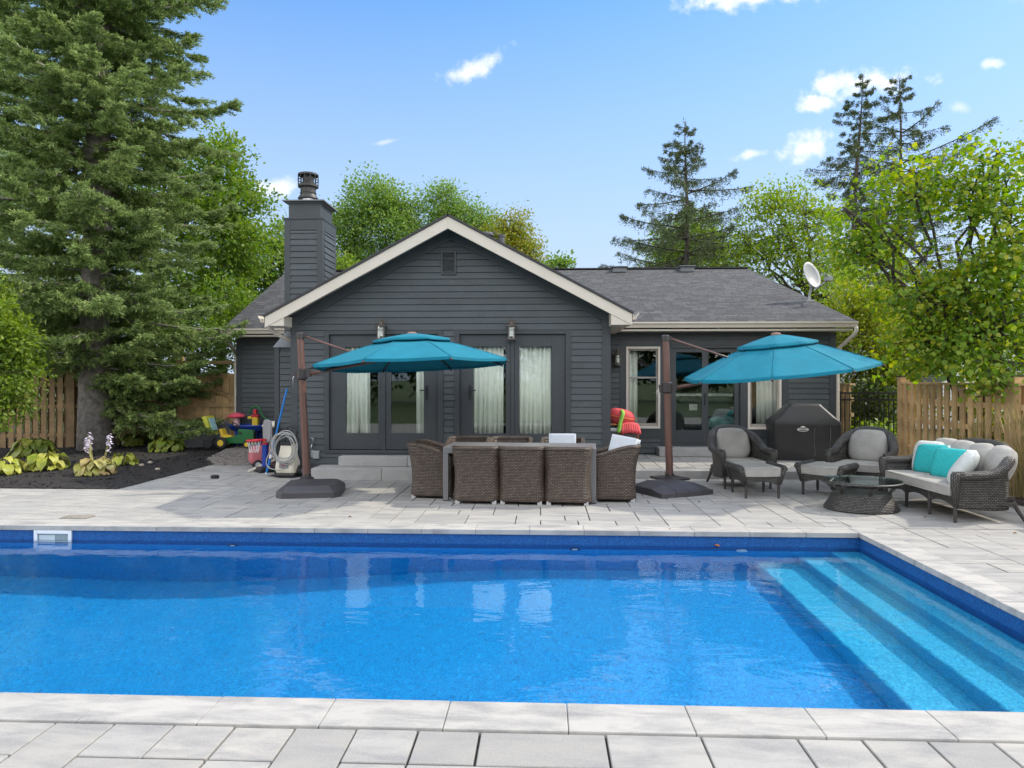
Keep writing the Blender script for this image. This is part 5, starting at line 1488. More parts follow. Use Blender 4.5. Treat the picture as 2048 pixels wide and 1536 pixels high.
shadowbox('cedar_fence', 'honey coloured cedar board fence behind the loveseat', (7.2, 14.55), (7.2, 3.2), .05, 1.64, .235, .135, FENCEWD, (.05, 3.45, 5.9, 8.3, 10.7), 1, .15, .72)
shadowbox('board_fence', 'brown board fence left of the big spruce trunk', (-16.4, 15.15), (-10.72, 16.0), .1, 1.93, .176, .115, FENCEDK, (.6, 3.2, 5.6), -1, .15)
shadowbox('board_fence', 'brown board fence half hidden behind the lower spruce branches', (-10.6, 16.75), (-8.9, 17.2), .1, 1.80, .176, .115, FENCEDK, (.1, 1.65), -1, .13)
# light cedar gate beside the left wing
r = thing('cedar_gate', 'light cedar gate with diagonal braces beside the left wing', 'gate', (-8.8, 17.0, .1))
b = MB()
for k in range(10): b.box(.0 + k * .165, .155 + k * .165, .03, .05, .05, 1.72)
b.build('boards', FENCEWD, r, world=False)
b = MB(); b.box(0, 1.64, -.01, .03, 1.62, 1.72); b.box(0, 1.64, -.01, .03, .9, 1.0); b.box(0, 1.64, -.01, .03, .08, .18); b.bar((.08, .0, .18), (1.56, .0, .9), .09, .035, (0, 1, 0)); b.bar((.08, .0, 1.62), (1.56, .0, 1.0), .09, .035, (0, 1, 0)); b.build('brace', FENCEWD, r, world=False)
for x in (-.1, 1.66):
    b = MB(); b.box(x, x + .12, -.05, .08, 0, 2.15); b.build('post', FENCEWD, r, world=False)
b = MB(); b.box(-.14, 1.82, -.06, .09, 1.95, 2.03); b.build('header', FENCEWD, r, world=False)
# grey low panel enclosure
r = thing('panel_screen', 'low grey panelled screen beside the gravel and green toy tractor', 'screen', (-8.35, 15.6, .12), R(42))
b = MB(); b.box(0, 1.25, 0, .04, 0, .58); b.build('panel', mat('grey painted panel', (.16, .165, .17), .6, .12, 4.), r, world=False)
b = MB()
for x in (-.02, .60, 1.22): b.box(x, x + .06, -.03, .0, 0, .60)
b.box(.04, .60, -.02, 0, .50, .56); b.box(.66, 1.22, -.02, 0, .50, .56); b.build('batten', mat('grey painted panel', (.16, .165, .17), .6, .12, 4.), r, world=False)

# black iron gate on the right
YGt = 15.0; g0, g1 = at(1680, 900, Y=YGt).x, at(1797, 900, Y=YGt).x
r = thing('iron_gate', 'black iron garden gate of slim bars between the right wing and the cedar fence', 'gate', (g0, YGt, TZ))
b = MB(); Wg = g1 - g0; zt = 1.27; n_ = 12
for k in range(1, n_): b.bar((Wg * k / n_, 0, .06), (Wg * k / n_, 0, zt - .0), .016)
b.build('bars', GATEM, r, world=False)
b = MB()
for z in (.07, zt - .14, zt): b.bar((0, 0, z), (Wg, 0, z), .03, .032)
for x in (0, Wg): b.bar((x, 0, .03), (x, 0, zt + .04), .04)
b.build('frame', GATEM, r, world=False)
for x in (-.07, Wg + .06):
    b = MB(); b.bar((x, 0, 0), (x, 0, zt + .12), .07); b.lathe([(.045, zt + .12), (.05, zt + .14), (0, zt + .17)], 4, (x, 0, 0)); b.build('post', GATEM, r, world=False)
shadowbox('cedar_fence', 'short shaded cedar fence seen through the iron gate', (6.5, 19.0), (7.1, 16.6), .05, 1.6, .2, .12, FENCEWD, (.1,), 1, .13)


# ================================================================== plants
def unit(a): return a / np.maximum(1e-9, np.linalg.norm(a, axis=1, keepdims=True))


def leaves(C, D, N_, L, Wd, shape='kite', fold=.25):
    """leaf blades: base C, direction D, normal N_, per-leaf length L and width Wd"""
    k = len(C); D = unit(D); S_ = unit(np.cross(D, N_)); N_ = np.cross(S_, D)
    L = np.broadcast_to(np.asarray(L, float), (k,))[:, None]; Wd = np.broadcast_to(np.asarray(Wd, float), (k,))[:, None]
    if shape == 'kite':
        v = np.stack([C, C + D * L * .45 + S_ * Wd * .5 + N_ * Wd * fold, C + D * L, C + D * L * .45 - S_ * Wd * .5 + N_ * Wd * fold], 1)
        f = np.arange(4 * k).reshape(k, 4)
    else:                               # heart-like, six corners
        v = np.stack([C, C + D * L * .12 + S_ * Wd * .42 + N_ * Wd * fold * .6, C + D * L * .5 + S_ * Wd * .5 + N_ * Wd * fold, C + D * L,
                      C + D * L * .5 - S_ * Wd * .5 + N_ * Wd * fold, C + D * L * .12 - S_ * Wd * .42 + N_ * Wd * fold * .6], 1)
        f = np.arange(6 * k).reshape(k, 6)
    return v.reshape(-1, 3), f


def limb(mb, a, b_, r0, r1, wob=.12, n=6, seed=0, sides=7):
    rr = random.Random(seed); a = Vector(a); b_ = Vector(b_); L = (b_ - a).length
    pts = [a.lerp(b_, k / n) + Vector((rr.uniform(-1, 1), rr.uniform(-1, 1), rr.uniform(-.5, .5))) * L * wob * math.sin(math.pi * k / n) * .6 for k in range(n + 1)]
    mb.tube(pts, [r0 + (r1 - r0) * (k / n) ** .8 for k in range(n + 1)], sides)
    return pts


def broadleaf(name, label, base, lobes, nclump, per, lsize, lm, bark, trunk_r=.16, clump=.45, seed=1, flat=.6, fork=None, group=None, cat='tree', shape='kite', droop=.35, stems=1, aspect=.62):
    """trunk, limbs running out to leaf clumps that fill uneven lobes (centre, radii)"""
    g = np.random.default_rng(seed); rr = random.Random(seed)
    r = thing(name, label, cat, base, 0, group)
    B0 = Vector(base); vol = np.array([a[3] * a[4] * a[5] for a in lobes]) ** .8; vol /= vol.sum()
    cl = []
    for i, (x, y, z, rx, ry, rz) in enumerate(lobes):
        k = max(2, int(nclump * vol[i])); d = unit(g.normal(size=(k, 3))); rad = g.uniform(.25, 1., (k, 1)) ** .45
        cl.append(np.array([x, y, z]) + d * rad * np.array([rx, ry, rz]))
    cl = np.concatenate(cl)
    top = max(l[2] for l in lobes); cx = np.mean([l[0] for l in lobes]); cy = np.mean([l[1] for l in lobes])
    fork = fork or (B0.z + .35 * (top - B0.z))
    b = MB(); nodes = []
    for s_ in range(stems):
        off = Vector((rr.uniform(-.12, .12), rr.uniform(-.12, .12), 0)) * (0 if stems == 1 else 1)
        fk = Vector((B0.x + (cx - B0.x) * .4 + (rr.uniform(-.5, .5) if stems > 1 else 0), B0.y + (cy - B0.y) * .4 + (rr.uniform(-.4, .4) if stems > 1 else 0), fork + rr.uniform(-.2, .3) * (stems > 1)))
        nodes += [(p_, trunk_r * (1 - .35 * k / 6)) for k, p_ in enumerate(limb(b, B0 + off - Vector((0, 0, .1)), fk, trunk_r, trunk_r * .65, .06, 6, seed + s_, 9))][3:]
        for l in lobes:
            if stems > 1 and rr.random() > .7: continue
            tp = Vector(l[:3]) + Vector((rr.uniform(-.2, .2) * l[3], rr.uniform(-.2, .2) * l[4], l[5] * .45))
            nodes += [(p_, trunk_r * .5 * (1 - .8 * k / 7) + .012) for k, p_ in enumerate(limb(b, fk, tp, trunk_r * .5, .018, .10, 7, rr.random(), 6))]
    NP = np.array([tuple(n_[0]) for n_ in nodes])
    for c_ in cl:
        w_ = np.linalg.norm(NP - c_, axis=1) + .8 * np.maximum(0, NP[:, 2] - c_[2]); k = int(w_.argmin())
        limb(b, nodes[k][0], c_, min(.035, nodes[k][1] * .6), .006, .14, 4, rr.random(), 5)
    b.build('trunk', bark, r, smooth=True)
    n_ = len(cl) * per; ci = np.repeat(np.arange(len(cl)), per)
    o = np.clip(g.normal(size=(n_, 3)), -1.55, 1.55) * clump * g.uniform(.55, 1.35, (len(cl), 1))[ci] * np.array([1, 1, flat])
    C = cl[ci] + o
    out = unit(o + (C - np.array([cx, cy, top * .6])) * .12)
    D = out + g.normal(size=(n_, 3)) * .7 + np.array([0, 0, -droop]); Nn = g.normal(size=(n_, 3)) * .65 + np.array([0, 0, 1.]) + out * .3
    L = lsize * g.uniform(.45, 1.45, n_)
    V, F = leaves(C, D, Nn, L, L * aspect, shape, .12)
    fast('crown', V, F, lm, r)
    return r


def conifer(name, label, base, H, prof, lm, bark, whorl=.42, nper=6, seed=1, droop=.25, tipup=.12, twig=.16, blade=.10, bw=.022, tr=.3, z0=1., hang=.3, nblade=9, sub=.5, group=None, topz=None, skip=0., lean=(0, 0), thin=1., lowside=None, spread=.35, scat=.75):
    """trunk with whorls of boughs; twigs along each bough carry needle tufts. prof(z above base) -> bough length"""
    g = np.random.default_rng(seed); rr = random.Random(seed)
    r = thing(name, label, 'tree', base, 0, group); B0 = np.array(base, float)
    ax = lambda z: np.array([B0[0] + lean[0] * z + .05 * math.sin(z * .7 + seed), B0[1] + lean[1] * z, B0[2] + z])
    b = MB(); zs = np.linspace(-.1, H, 14)
    b.tube([Vector(ax(z)) for z in zs], [max(.015, tr * (1 - z / H) ** .8 * (1.25 if z < .3 else 1)) for z in np.maximum(zs, 0)], 12)
    TC, TD = [], []
    z = z0
    while z < (topz or H - .15):
        L0 = prof(z)
        for k in range(nper * 2 if lowside and z < lowside else nper):
            if rr.random() < skip: continue
            az = 2 * math.pi * (k + rr.uniform(-.35, .35)) / nper + z * 2.4; L = L0 * rr.uniform(.62, 1.12)
            if L < .12: continue
            if lowside and z < lowside and math.cos(az - .15) < .70: continue
            out = np.array([math.cos(az), math.sin(az), 0]); side = np.array([-out[1], out[0], 0])
            n_ = max(4, int(L / .28)); s = np.linspace(0, 1, n_ + 1); rise = rr.uniform(-.06, .10) + (.28 * max(0, (z / H) - .55))
            p = ax(z + rr.uniform(-.2, .2))[None] + out[None] * (s * L)[:, None]
            p[:, 2] += L * (rise * s - droop * s ** 2 * rr.uniform(.7, 1.2) + tipup * s ** 4)
            p += side[None] * (np.sin(s * 3 + k) * .05 * L)[:, None]
            b.tube([Vector(q) for q in p[::2]] if len(p) > 4 else [Vector(q) for q in p], [max(.006, min(.05, .018 * L) * (1 - .8 * i / max(1, len(p[::2]) - 1))) for i in range(len(p[::2]) if len(p) > 4 else len(p))], 5)
            m_ = max(3, int(L / twig)); s2 = g.uniform(.12, 1., m_ * 2); s2[:2] = 1.
            idx = s2 * n_; i0 = np.minimum(idx.astype(int), n_ - 1); f = (idx - i0)[:, None]
            q = p[i0] * (1 - f) + p[i0 + 1] * f; tan = unit(p[i0 + 1] - p[i0])
            sg = np.where(g.random(m_ * 2) < .5, -1., 1.)[:, None]
            tl = (sub * min(L0 ** .5, .08 + .6 * L0) * (1.08 - s2 * .7) * g.uniform(.5, 1.2, m_ * 2))[:, None]
            d = unit(tan * .8 + side[None] * sg * g.uniform(.3, 1.1, (m_ * 2, 1)) + np.array([0, 0, -1.]) * hang * g.uniform(.2, 1.3, (m_ * 2, 1)) + g.normal(size=(m_ * 2, 3)) * .15)
            st = max(2, int(5 * thin))
            for j in range(st):
                u = (j + .6) / st; TC.append(q + d * tl * u - np.array([0, 0, 1.]) * tl * hang * u * u * .6); TD.append(d)
        z += whorl * rr.uniform(.75, 1.2) * (.55 + .45 * min(1, L0 / 2))
    for zt_ in np.linspace(H - .7, H + .05, 10):
        TC.append(ax(zt_)[None]); TD.append(np.array([[0, 0, 1.]]))
    b.build('trunk', bark, r, smooth=True)
    TC = np.concatenate(TC); TD = np.concatenate(TD); k = len(TC)
    C = np.repeat(TC, nblade, 0) + g.normal(size=(k * nblade, 3)) * blade * spread; D = np.repeat(TD, nblade, 0)
    D = unit(D * .8 + g.normal(size=(k * nblade, 3)) * scat + np.array([0, 0, .12]))
    Nn = g.normal(size=(k * nblade, 3)) + np.array([0, 0, .4]); L = blade * g.uniform(.6, 1.35, k * nblade)
    V, F = leaves(C - D * (L * .3)[:, None], D, Nn, L, bw * g.uniform(.7, 1.3, k * nblade), 'kite', .2)
    fast('crown', V, F, lm, r)
    return r


# foliage colours
SPRUCE = leafmat('blue green spruce needles', [(.085, .13, .040), (.15, .22, .070), (.22, .305, .10), (.32, .38, .145)], .28, .6, .9)
SPRUCED = leafmat('dark spruce needles', [(.030, .050, .022), (.060, .092, .032), (.09, .13, .042), (.12, .12, .05)], .12, .6, .5)
MAPLE = leafmat('olive maple leaves', [(.065, .13, .018), (.11, .20, .028), (.165, .26, .04), (.23, .28, .05)], .4, .5, .5)
BIRCH = leafmat('fresh green birch leaves', [(.075, .15, .032), (.125, .225, .044), (.18, .29, .06), (.24, .31, .07)], .4, .5, .4)
BIRCHY = leafmat('yellowing birch leaves', [(.12, .17, .026), (.19, .24, .034), (.27, .28, .045), (.32, .26, .05)], .4, .5, .5)
ASH = leafmat('light ash leaves', [(.09, .165, .020), (.15, .25, .028), (.22, .31, .038), (.29, .33, .045)], .45, .5, .4)
REDBUD = leafmat('redbud leaves', [(.070, .14, .020), (.125, .225, .026), (.20, .29, .032), (.34, .34, .04)], .5, .45, .55)
HEDGE = leafmat('yellow green shrub leaves', [(.07, .12, .014), (.14, .20, .020), (.24, .28, .028), (.36, .34, .035)], .45, .5, .7)
DKBUSH = leafmat('deep green bush leaves', [(.015, .032, .010), (.03, .055, .014), (.06, .09, .02), (.10, .12, .025)], .3, .5, .8)
LIMEL = leafmat('lime green leaves', [(.075, .13, .020), (.13, .205, .03), (.19, .275, .042), (.26, .32, .055)], .45, .45, .9)

# the big spruce at the left
def big(z): return 2.75 * min(1, .55 + z / 3.5) * max(.03, (1 - max(0, z - 3) / 38)) * (1. + .16 * math.sin(z * 2.6))
conifer('spruce_tree', 'huge blue green spruce with a thick grey trunk towering over the hostas', (-10.05, 15.6, .08), 24., big, SPRUCE, BARK, .31, 9, 3, .26, .20, .115, .085, .026, .33, .75, .16, 12, .44, topz=13.2, lowside=2.0, spread=.30, scat=.55)
conifer('spruce_tree', 'second spruce at the left edge behind the brown fence', (-15.2, 18.6, 0), 17., lambda z: 3.2 * max(.03, 1 - max(0, z - 1) / 17), SPRUCE, BARKD, .5, 6, 8, .22, .14, .17, .13, .032, .3, 1.2, .45, 7, .7, topz=13.)
# green maple-like shrub at the left edge
def lob(px, py, Y, rx, ry, rz): q = at(px, py, Y=Y); return (q.x, q.y, q.z, rx, ry, rz)
q = at(-60, 900, Y=12.3)
broadleaf('young_maple', 'bright green young maple hanging in at the left edge in front of the brown fence', (q.x, 12.4, .1), [lob(-40, 640, 12.3, .62, .7, .45), lob(-15, 740, 12.2, .68, .7, .6), lob(-40, 580, 12.5, .5, .5, .35), lob(-10, 810, 12.1, .55, .6, .32), lob(20, 690, 12.2, .30, .4, .5), lob(0, 640, 12.2, .4, .4, .5)], 190, 95, .070, LIMEL, BARKD, .05, .13, 5, .8, droop=.5, stems=2)
# broadleaf trees behind the house
broadleaf('maple_tree', 'olive green maple rising behind the big spruce and the left wing', (-10.6, 23.5, 0), [lob(430, 330, 23.5, 1.1, 1.2, 1.1), lob(470, 420, 23.2, 1.0, 1.2, 1.1), lob(400, 450, 23.5, 1.4, 1.4, 1.4), lob(440, 540, 23, 1.1, 1.2, .9), lob(500, 500, 22.8, .75, .9, .8), lob(330, 380, 24, 1.4, 1.4, 1.4), lob(400, 620, 23, 1.7, 1.2, 1.2), lob(480, 640, 22.5, 1., 1., .8), lob(320, 600, 23.5, 1.4, 1.2, 1.4)], 330, 130, .125, MAPLE, BARKD, .22, .30, 11, .7)
broadleaf('maple_tree', 'thin crowned maple between the big spruce and the chimney', (-9.6, 28.5, 0), [lob(548, 470, 28.5, .75, .9, .7), lob(520, 530, 28.5, 1.1, 1., 1.1), lob(560, 520, 28, .6, .9, .8), lob(480, 590, 28, 1.2, 1., .8)], 110, 90, .13, MAPLE, BARKD, .16, .30, 12, .7)
broadleaf('birch_tree', 'full green birch behind the chimney', (-6.0, 30, 0), [lob(745, 400, 30, 1.2, 1.2, .9), lob(700, 460, 30, 1.0, 1.2, 1.2), lob(780, 470, 29.8, 1.3, 1.2, 1.3), lob(720, 530, 29.5, 1.4, 1.2, 1.0), lob(820, 430, 30, .5, .8, .8), lob(830, 520, 29.8, .8, 1., 1.)], 280, 140, .11, BIRCH, BARKD, .17, .34, 13, .9, droop=.9)
broadleaf('birch_tree', 'green birch peeping over the left slope of the gable ridge', (-3.4, 31, 0), [lob(885, 405, 31, .75, .8, .6), lob(900, 450, 31, 1.1, 1., 1.0), lob(945, 445, 30.5, .8, .9, .8), lob(880, 500, 30.5, 1.2, 1., .9)], 150, 130, .11, BIRCH, BARKD, .15, .33, 14, .9, droop=.9)
broadleaf('birch_tree', 'yellowing drooping birch over the right slope of the gable ridge', (-1.3, 29, 0), [lob(1022, 450, 29, .55, .7, .5), lob(1010, 490, 29, .8, .8, .7), lob(1050, 500, 28.8, .5, .7, .6), lob(970, 500, 29.2, .9, .9, .8), lob(1065, 530, 28.5, .4, .6, .4)], 120, 120, .11, BIRCHY, BARKD, .13, .28, 15, 1.1, droop=1.1)
broadleaf('lilac_shrub', 'small green treetop showing between the gable and the right roof ridge', (.8, 27, 0), [lob(1118, 528, 27, .42, .5, .2), lob(1085, 545, 27, .4, .5, .25)], 26, 55, .14, BIRCH, BARKD, .08, .2, 16, .6)
broadleaf('lilac_shrub', 'bright green shrub top showing beside the foot of the chimney', (-6.1, 25.5, 0), [lob(690, 545, 25.5, .55, .7, .7), lob(715, 590, 25, .6, .7, .8)], 40, 70, .12, LIMEL, BARKD, .07, .25, 17, .8)
# spruces and broadleaf trees at the right
def thinp(L, H, e_=.85): return lambda z: L * max(.05, (1 - z / H)) ** e_ * (1 + .25 * math.sin(z * 3.3))
q = at(1372, 600, Y=31); H1 = at(1368, 243, Y=31).z
conifer('spruce_tree', 'open branched spruce behind the middle of the right roof', (q.x, 31, 0), H1, lambda z: max(.2, min(4.2, .12 + .68 * (H1 - z)) * (1 + .22 * math.sin(z * 2.7))), SPRUCED, BARKD, .68, 6, 21, .06, .10, .11, .12, .026, .2, 3.2, .95, 5, .34, thin=.8)
q = at(1690, 600, Y=36); H2 = at(1725, 155, Y=36).z
conifer('spruce_tree', 'tall thin spruce with a crooked tip, nearer the roof of two at the right', (q.x, 36, 0), H2, lambda z: max(.3, min(3.0, .2 + .42 * (H2 - z)) * (1 + .3 * math.sin(z * 2.2))), SPRUCED, BARKD, .7, 5, 22, .12, .08, .12, .13, .03, .24, 4., .8, 5, .36, thin=.8, lean=(.05, 0))
q = at(1800, 600, Y=38); H3 = at(1805, 156, Y=38).z
conifer('spruce_tree', 'tall open spruce with upswept boughs rising above the redbud', (q.x, 38, 0), H3, lambda z: max(.3, min(4.0, .2 + .8 * (H3 - z)) * (1 + .28 * math.sin(z * 2.6))), SPRUCED, BARKD, .78, 5, 23, -.04, .06, .12, .13, .03, .24, 4., .95, 5, .36, thin=.8)
broadleaf('ash_tree', 'light green airy ash between the open spruce and the satellite dish', (12.0, 29, 0), [lob(1560, 400, 29, 1.3, 1.2, .7), lob(1530, 460, 29, 1.4, 1.2, 1.0), lob(1620, 450, 28.5, 1.2, 1.2, 1.0), lob(1570, 520, 28.5, 1.5, 1.2, .9), lob(1640, 540, 28, 1.2, 1.2, 1.0), lob(1490, 500, 29, .7, .8, .8)], 190, 62, .125, ASH, BARKD, .16, .36, 31, .7, fork=4.5, stems=3)
broadleaf('linden_tree', 'sunlit yellow green tree glowing behind the open spruce', (8.6, 40, 0), [lob(1380, 490, 40, 2.0, 1.5, 1.6), lob(1340, 520, 40, 1.3, 1.2, 1.0), lob(1430, 520, 39, 1.2, 1.2, 1.2)], 140, 110, .15, LIMEL, BARKD, .2, .5, 32, .8)
# the redbud leaning over the right fence
qb = at(1962, 800, Y=12.6)
RB = [lob(1830, 370, 12.5, .75, .8, .45), lob(1960, 350, 12.2, .7, .8, .4), lob(1760, 470, 12.8, .62, .7, .45), lob(2010, 440, 12, .8, .8, .5), lob(1715, 520, 13, .40, .5, .28), lob(1830, 590, 12.6, .55, .7, .34), lob(1940, 570, 12.1, .8, .8, .45), lob(2040, 560, 11.8, .7, .7, .5), lob(1835, 700, 12.8, .5, .6, .34), lob(1870, 680, 12.3, .7, .7, .38), lob(2000, 670, 11.8, .8, .7, .45), lob(1960, 745, 11.5, .5, .5, .25), lob(2040, 745, 11.4, .5, .5, .3), lob(1690, 430, 13, .3, .4, .25), lob(2000, 310, 12.4, .4, .5, .2)]
broadleaf('redbud_tree', 'multi stemmed heart leaved redbud leaning over the cedar fence', (qb.x + .2, 12.9, 0), RB, 225, 62, .078, REDBUD, BARKD, .085, .28, 41, .7, fork=2.25, shape='heart', droop=.9, stems=4, aspect=.85)
# shrubs behind the gate and fence
broadleaf('shrub', 'tall yellow green shrub behind the iron gate', (8.2, 18.6, 0), [lob(1720, 690, 18.5, .9, .8, .8), lob(1790, 700, 18.2, .8, .8, .8), lob(1700, 620, 18.8, .6, .7, .6), lob(1760, 620, 18.8, .7, .7, .6), lob(1735, 800, 18.2, .9, .7, .9), lob(1790, 820, 18.4, .7, .6, .9)], 210, 90, .085, HEDGE, BARKD, .05, .22, 51, .8, cat='shrub', stems=4, fork=.8)
broadleaf('shrub', 'dark rounded bush seen low through the iron gate bars', (8.1, 17.6, 0), [lob(1745, 800, 17.2, .38, .4, .34), lob(1765, 845, 17.2, .3, .4, .3)], 34, 70, .075, DKBUSH, BARKD, .04, .2, 52, .8, cat='shrub', stems=3, fork=.4)
broadleaf('shrub', 'low bright green bush at the foot of the iron gate', (7.2, 16.2, 0), [lob(1740, 880, 16.2, .5, .4, .28), lob(1790, 900, 16., .4, .4, .25)], 50, 60, .08, LIMEL, BARKD, .03, .16, 53, .8, cat='shrub', stems=3, fork=.3)
broadleaf('shrub', 'sunlit shrub showing through the gaps of the cedar fence', (9.2, 13.6, 0), [(8.4, 13.4, 1.1, .8, 1, .9), (8.3, 11.8, 1.0, .75, 1, .8), (8.5, 10.2, 1.1, .8, 1, .9), (8.4, 8.6, 1.0, .8, 1, .8)], 120, 70, .09, HEDGE, BARKD, .05, .24, 54, .8, cat='shrub', stems=4, fork=.8)
broadleaf('shrub', 'leafy shrub between the satellite dish and the redbud', (9.6, 21, 0), [lob(1690, 640, 21, .9, .9, .9), lob(1740, 560, 22, .9, 1., 1.), lob(1800, 640, 21.5, 1.1, 1., 1.), lob(1880, 660, 20, 1.2, 1., 1.1), lob(1980, 640, 19, 1.2, 1., 1.3), lob(2050, 560, 19, 1.0, 1., 1.2)], 170, 80, .11, ASH, BARKD, .07, .33, 55, .8, cat='shrub', stems=4, fork=1.2)
broadleaf('shrub', 'dark evergreen shrub behind the brown fence at the left', (-13.6, 17.2, 0), [lob(110, 660, 17.2, .5, .6, .9), lob(60, 640, 17.6, .6, .6, .9), lob(110, 740, 17.2, .55, .6, .6)], 110, 80, .08, DKBUSH, BARKD, .08, .2, 56, 1.2, cat='shrub')
broadleaf('shrub', 'mixed green shrub behind the cedar gate and left wing', (-9.8, 19.5, 0), [lob(420, 700, 19.5, .8, .8, .9), lob(330, 720, 19.5, .9, .8, .9), lob(230, 720, 19, .8, .8, .7), lob(450, 610, 20.5, .7, .8, .7)], 150, 80, .10, MAPLE, BARKD, .07, .28, 57, .8, cat='shrub', stems=4, fork=.9)

# neighbouring house behind the right shrubs
nb = thing('neighbour_house', 'pale neighbouring house half hidden behind the right shrubs', 'house', (14.5, 27, 0))
b = MB(); siding(b, (11.2, 24.5, 0), (1, 0, 0), 0, 7, .3, 3.4, expo=.15); b.box(11.2, 18.2, 24.51, 31, 0, 3.4); b.build('wall', mat('white siding', (.62, .63, .62), .6), nb)
b = MB(); slope(b, (10.8, 24, 3.35), (18.6, 24, 3.35), (18.6, 28, 5.0), (10.8, 28, 5.0)); slope(b, (18.6, 32, 3.35), (10.8, 32, 3.35), (10.8, 28, 5.0), (18.6, 28, 5.0)); b.build('roof', SHINGLE, nb)
b = MB(); b.box(12.4, 13.4, 24.46, 24.49, 1., 2.3); b.build('window', mat('dark window glass', (.03, .035, .04), .15), nb)


# hostas
def hosta(label, px, py, n, L, m_, seed, z=None, flowers=0):
    g = random.Random(seed); zz = z if z is not None else .08; q = at(px, py, Z=zz); zz = zm(q.x, q.y); q = at(px, py, Z=zz)
    r = thing('hosta', label, 'plant', (q.x, q.y, zz), 0, 'hostas in the mulch bed'); b = MB()
    for k in range(int(n * 1.9)):
        a = k * 2.4 + g.uniform(-.4, .4); f = (k + .5) / (n * 1.9); th = R(12 + 80 * f ** .8 + g.uniform(-7, 7)); rr_ = L * g.uniform(.62, .88)
        out = Vector((math.cos(a), math.sin(a), 0)); s_ = Vector((-out.y, out.x, 0)); l_ = L * g.uniform(.40, .62); w_ = l_ * g.uniform(.30, .40)
        p0 = out * (rr_ * math.sin(th) * .85) + Vector((0, 0, .04 + rr_ * .80 * math.cos(th))); pitch = -R(8 + 62 * f + g.uniform(-14, 14)); roll = g.uniform(-.35, .35); rows = []
        b.tube([Vector((0, 0, 0)), p0 * .5 + Vector((0, 0, .03)), p0], .004, 4, False)
        for i in range(8):
            u = i / 7; ang = pitch - .7 * u * u; c_ = p0 + out * (l_ * u * math.cos(ang * .7)) + Vector((0, 0, l_ * u * math.sin(ang * .7)))
            wd = w_ * math.sin(math.pi * min(1, u * .94 + .06)) ** .75 + .001; c_.z = max(.008, c_.z)
            rows.append([c_ + s_ * (wd * v) + Vector((0, 0, .25 * wd * abs(v) + roll * wd * v + .012 * math.sin(9 * u + 5 * v))) for v in (-1, -.5, 0, .5, 1)])
        b.grid(rows)
    b.build('leaves', m_, r, world=False, smooth=True)
    for k in range(flowers):
        x, y = g.uniform(-.16, .2), g.uniform(-.08, .12); h = g.uniform(.50, .70); b = MB(); tp = Vector((x * 1.5, y, h)); b.tube([(x * .4, y * .4, .02), (x, y, h * .5), tp], [.006, .005, .004], 5); sc = b.build('flower_stalk', m_, r, world=False)
        C = []; D = []
        for i in range(12):
            u = i / 12; a = g.uniform(0, 6.28); C.append(tp + Vector((0, 0, -.16 + .2 * u))); D.append((math.cos(a), math.sin(a), -.5))
        V, F = leaves(np.array([tuple(c_) for c_ in C]), np.array(D), np.random.default_rng(k).normal(size=(12, 3)), .07, .035, 'kite', .3); fast('blossom', V, F, BLOOM, sc, off=(0, 0, 0))


def hostam(name, cols):
    m = bpy.data.materials.new(name); m.use_nodes = True; t = NT(m.node_tree); p = t.n['Principled BSDF']; c = t.a('TexCoord').outputs['Object']; g = t.a('NewGeometry').outputs['Random Per Island']
    f = t.math('ADD', t.math('MULTIPLY', g, .5), t.math('MULTIPLY', t.noise(c, 9, 4), .6))
    col = t.ramp(f, [(.2 + .2 * k, q) for k, q in enumerate(cols)]); t.put(p.inputs['Base Color'], col); p.inputs['Roughness'].default_value = .45
    tr = t.a('BsdfTranslucent', i_Color=col); t.put(t.n['Material Output'].inputs[0], t.a('MixShader', i_0=.25, i_1=p.outputs[0], i_2=tr.outputs[0]).outputs[0])
    return m


BLOOM = mat('pale lilac petals', (.62, .56, .66), .7)
HG = hostam('green hosta leaf', [(.06, .11, .012), (.12, .17, .02), (.20, .24, .03), (.30, .32, .05)])
HY = hostam('yellow hosta leaf', [(.16, .22, .02), (.30, .34, .035), (.42, .43, .06), (.52, .50, .12)])
HV = hostam('scorched variegated hosta leaf', [(.18, .24, .03), (.38, .36, .08), (.50, .47, .18), (.36, .24, .10)])
hosta('yellow green hosta cut by the left edge of the bed', 2, 948, 16, .40, HY, 1)
hosta('broad green hosta behind the yellow one under the young maple', 66, 912, 26, .50, HG, 2)
hosta('bright yellow hosta in the middle of the mulch bed', 92, 938, 20, .40, HY, 3)
hosta('scorched cream edged hosta carrying lilac flower spikes', 190, 948, 26, .37, HV, 4, flowers=7)
hosta('small yellow green hosta right of the flowering one', 248, 930, 12, .28, HY, 5)
hosta('wide yellow green hosta under the low spruce branches', 275, 890, 24, .44, HG, 6)
hosta('green hosta nearest the gravel strip', 335, 902, 22, .42, HG, 7)
for k, (px, py, s_) in enumerate(((262, 925, .07), (283, 932, .05), (300, 928, .06), (315, 935, .05))):
    q = at(px, py, Z=.1); b = MB(); b.lathe([(0, -.4), (.7, -.35), (1, .1), (.7, .5), (0, .62)], 9, (0, 0, 0), 1., .75)
    b.v = [(x * s_, y * s_, z * s_) for x, y, z in b.v]; o = b.build('bed_stone', mat('beige stone', (.36, .31, .25), .85, .2, 15.), auto=60); o.location = (q.x, q.y, zm(q.x, q.y) + .015); o.rotation_euler = (0, 0, k)
    tag(o, 'pale beige stone lying in the mulch beside the small hosta', 'stone', 'pale stones in the mulch')

# feather reed grass in front of the right fence
GRASSM = leafmat('tan feather reed grass', [(.13, .15, .04), (.24, .22, .08), (.38, .29, .14), (.50, .39, .22)], .35, .6, 2.)


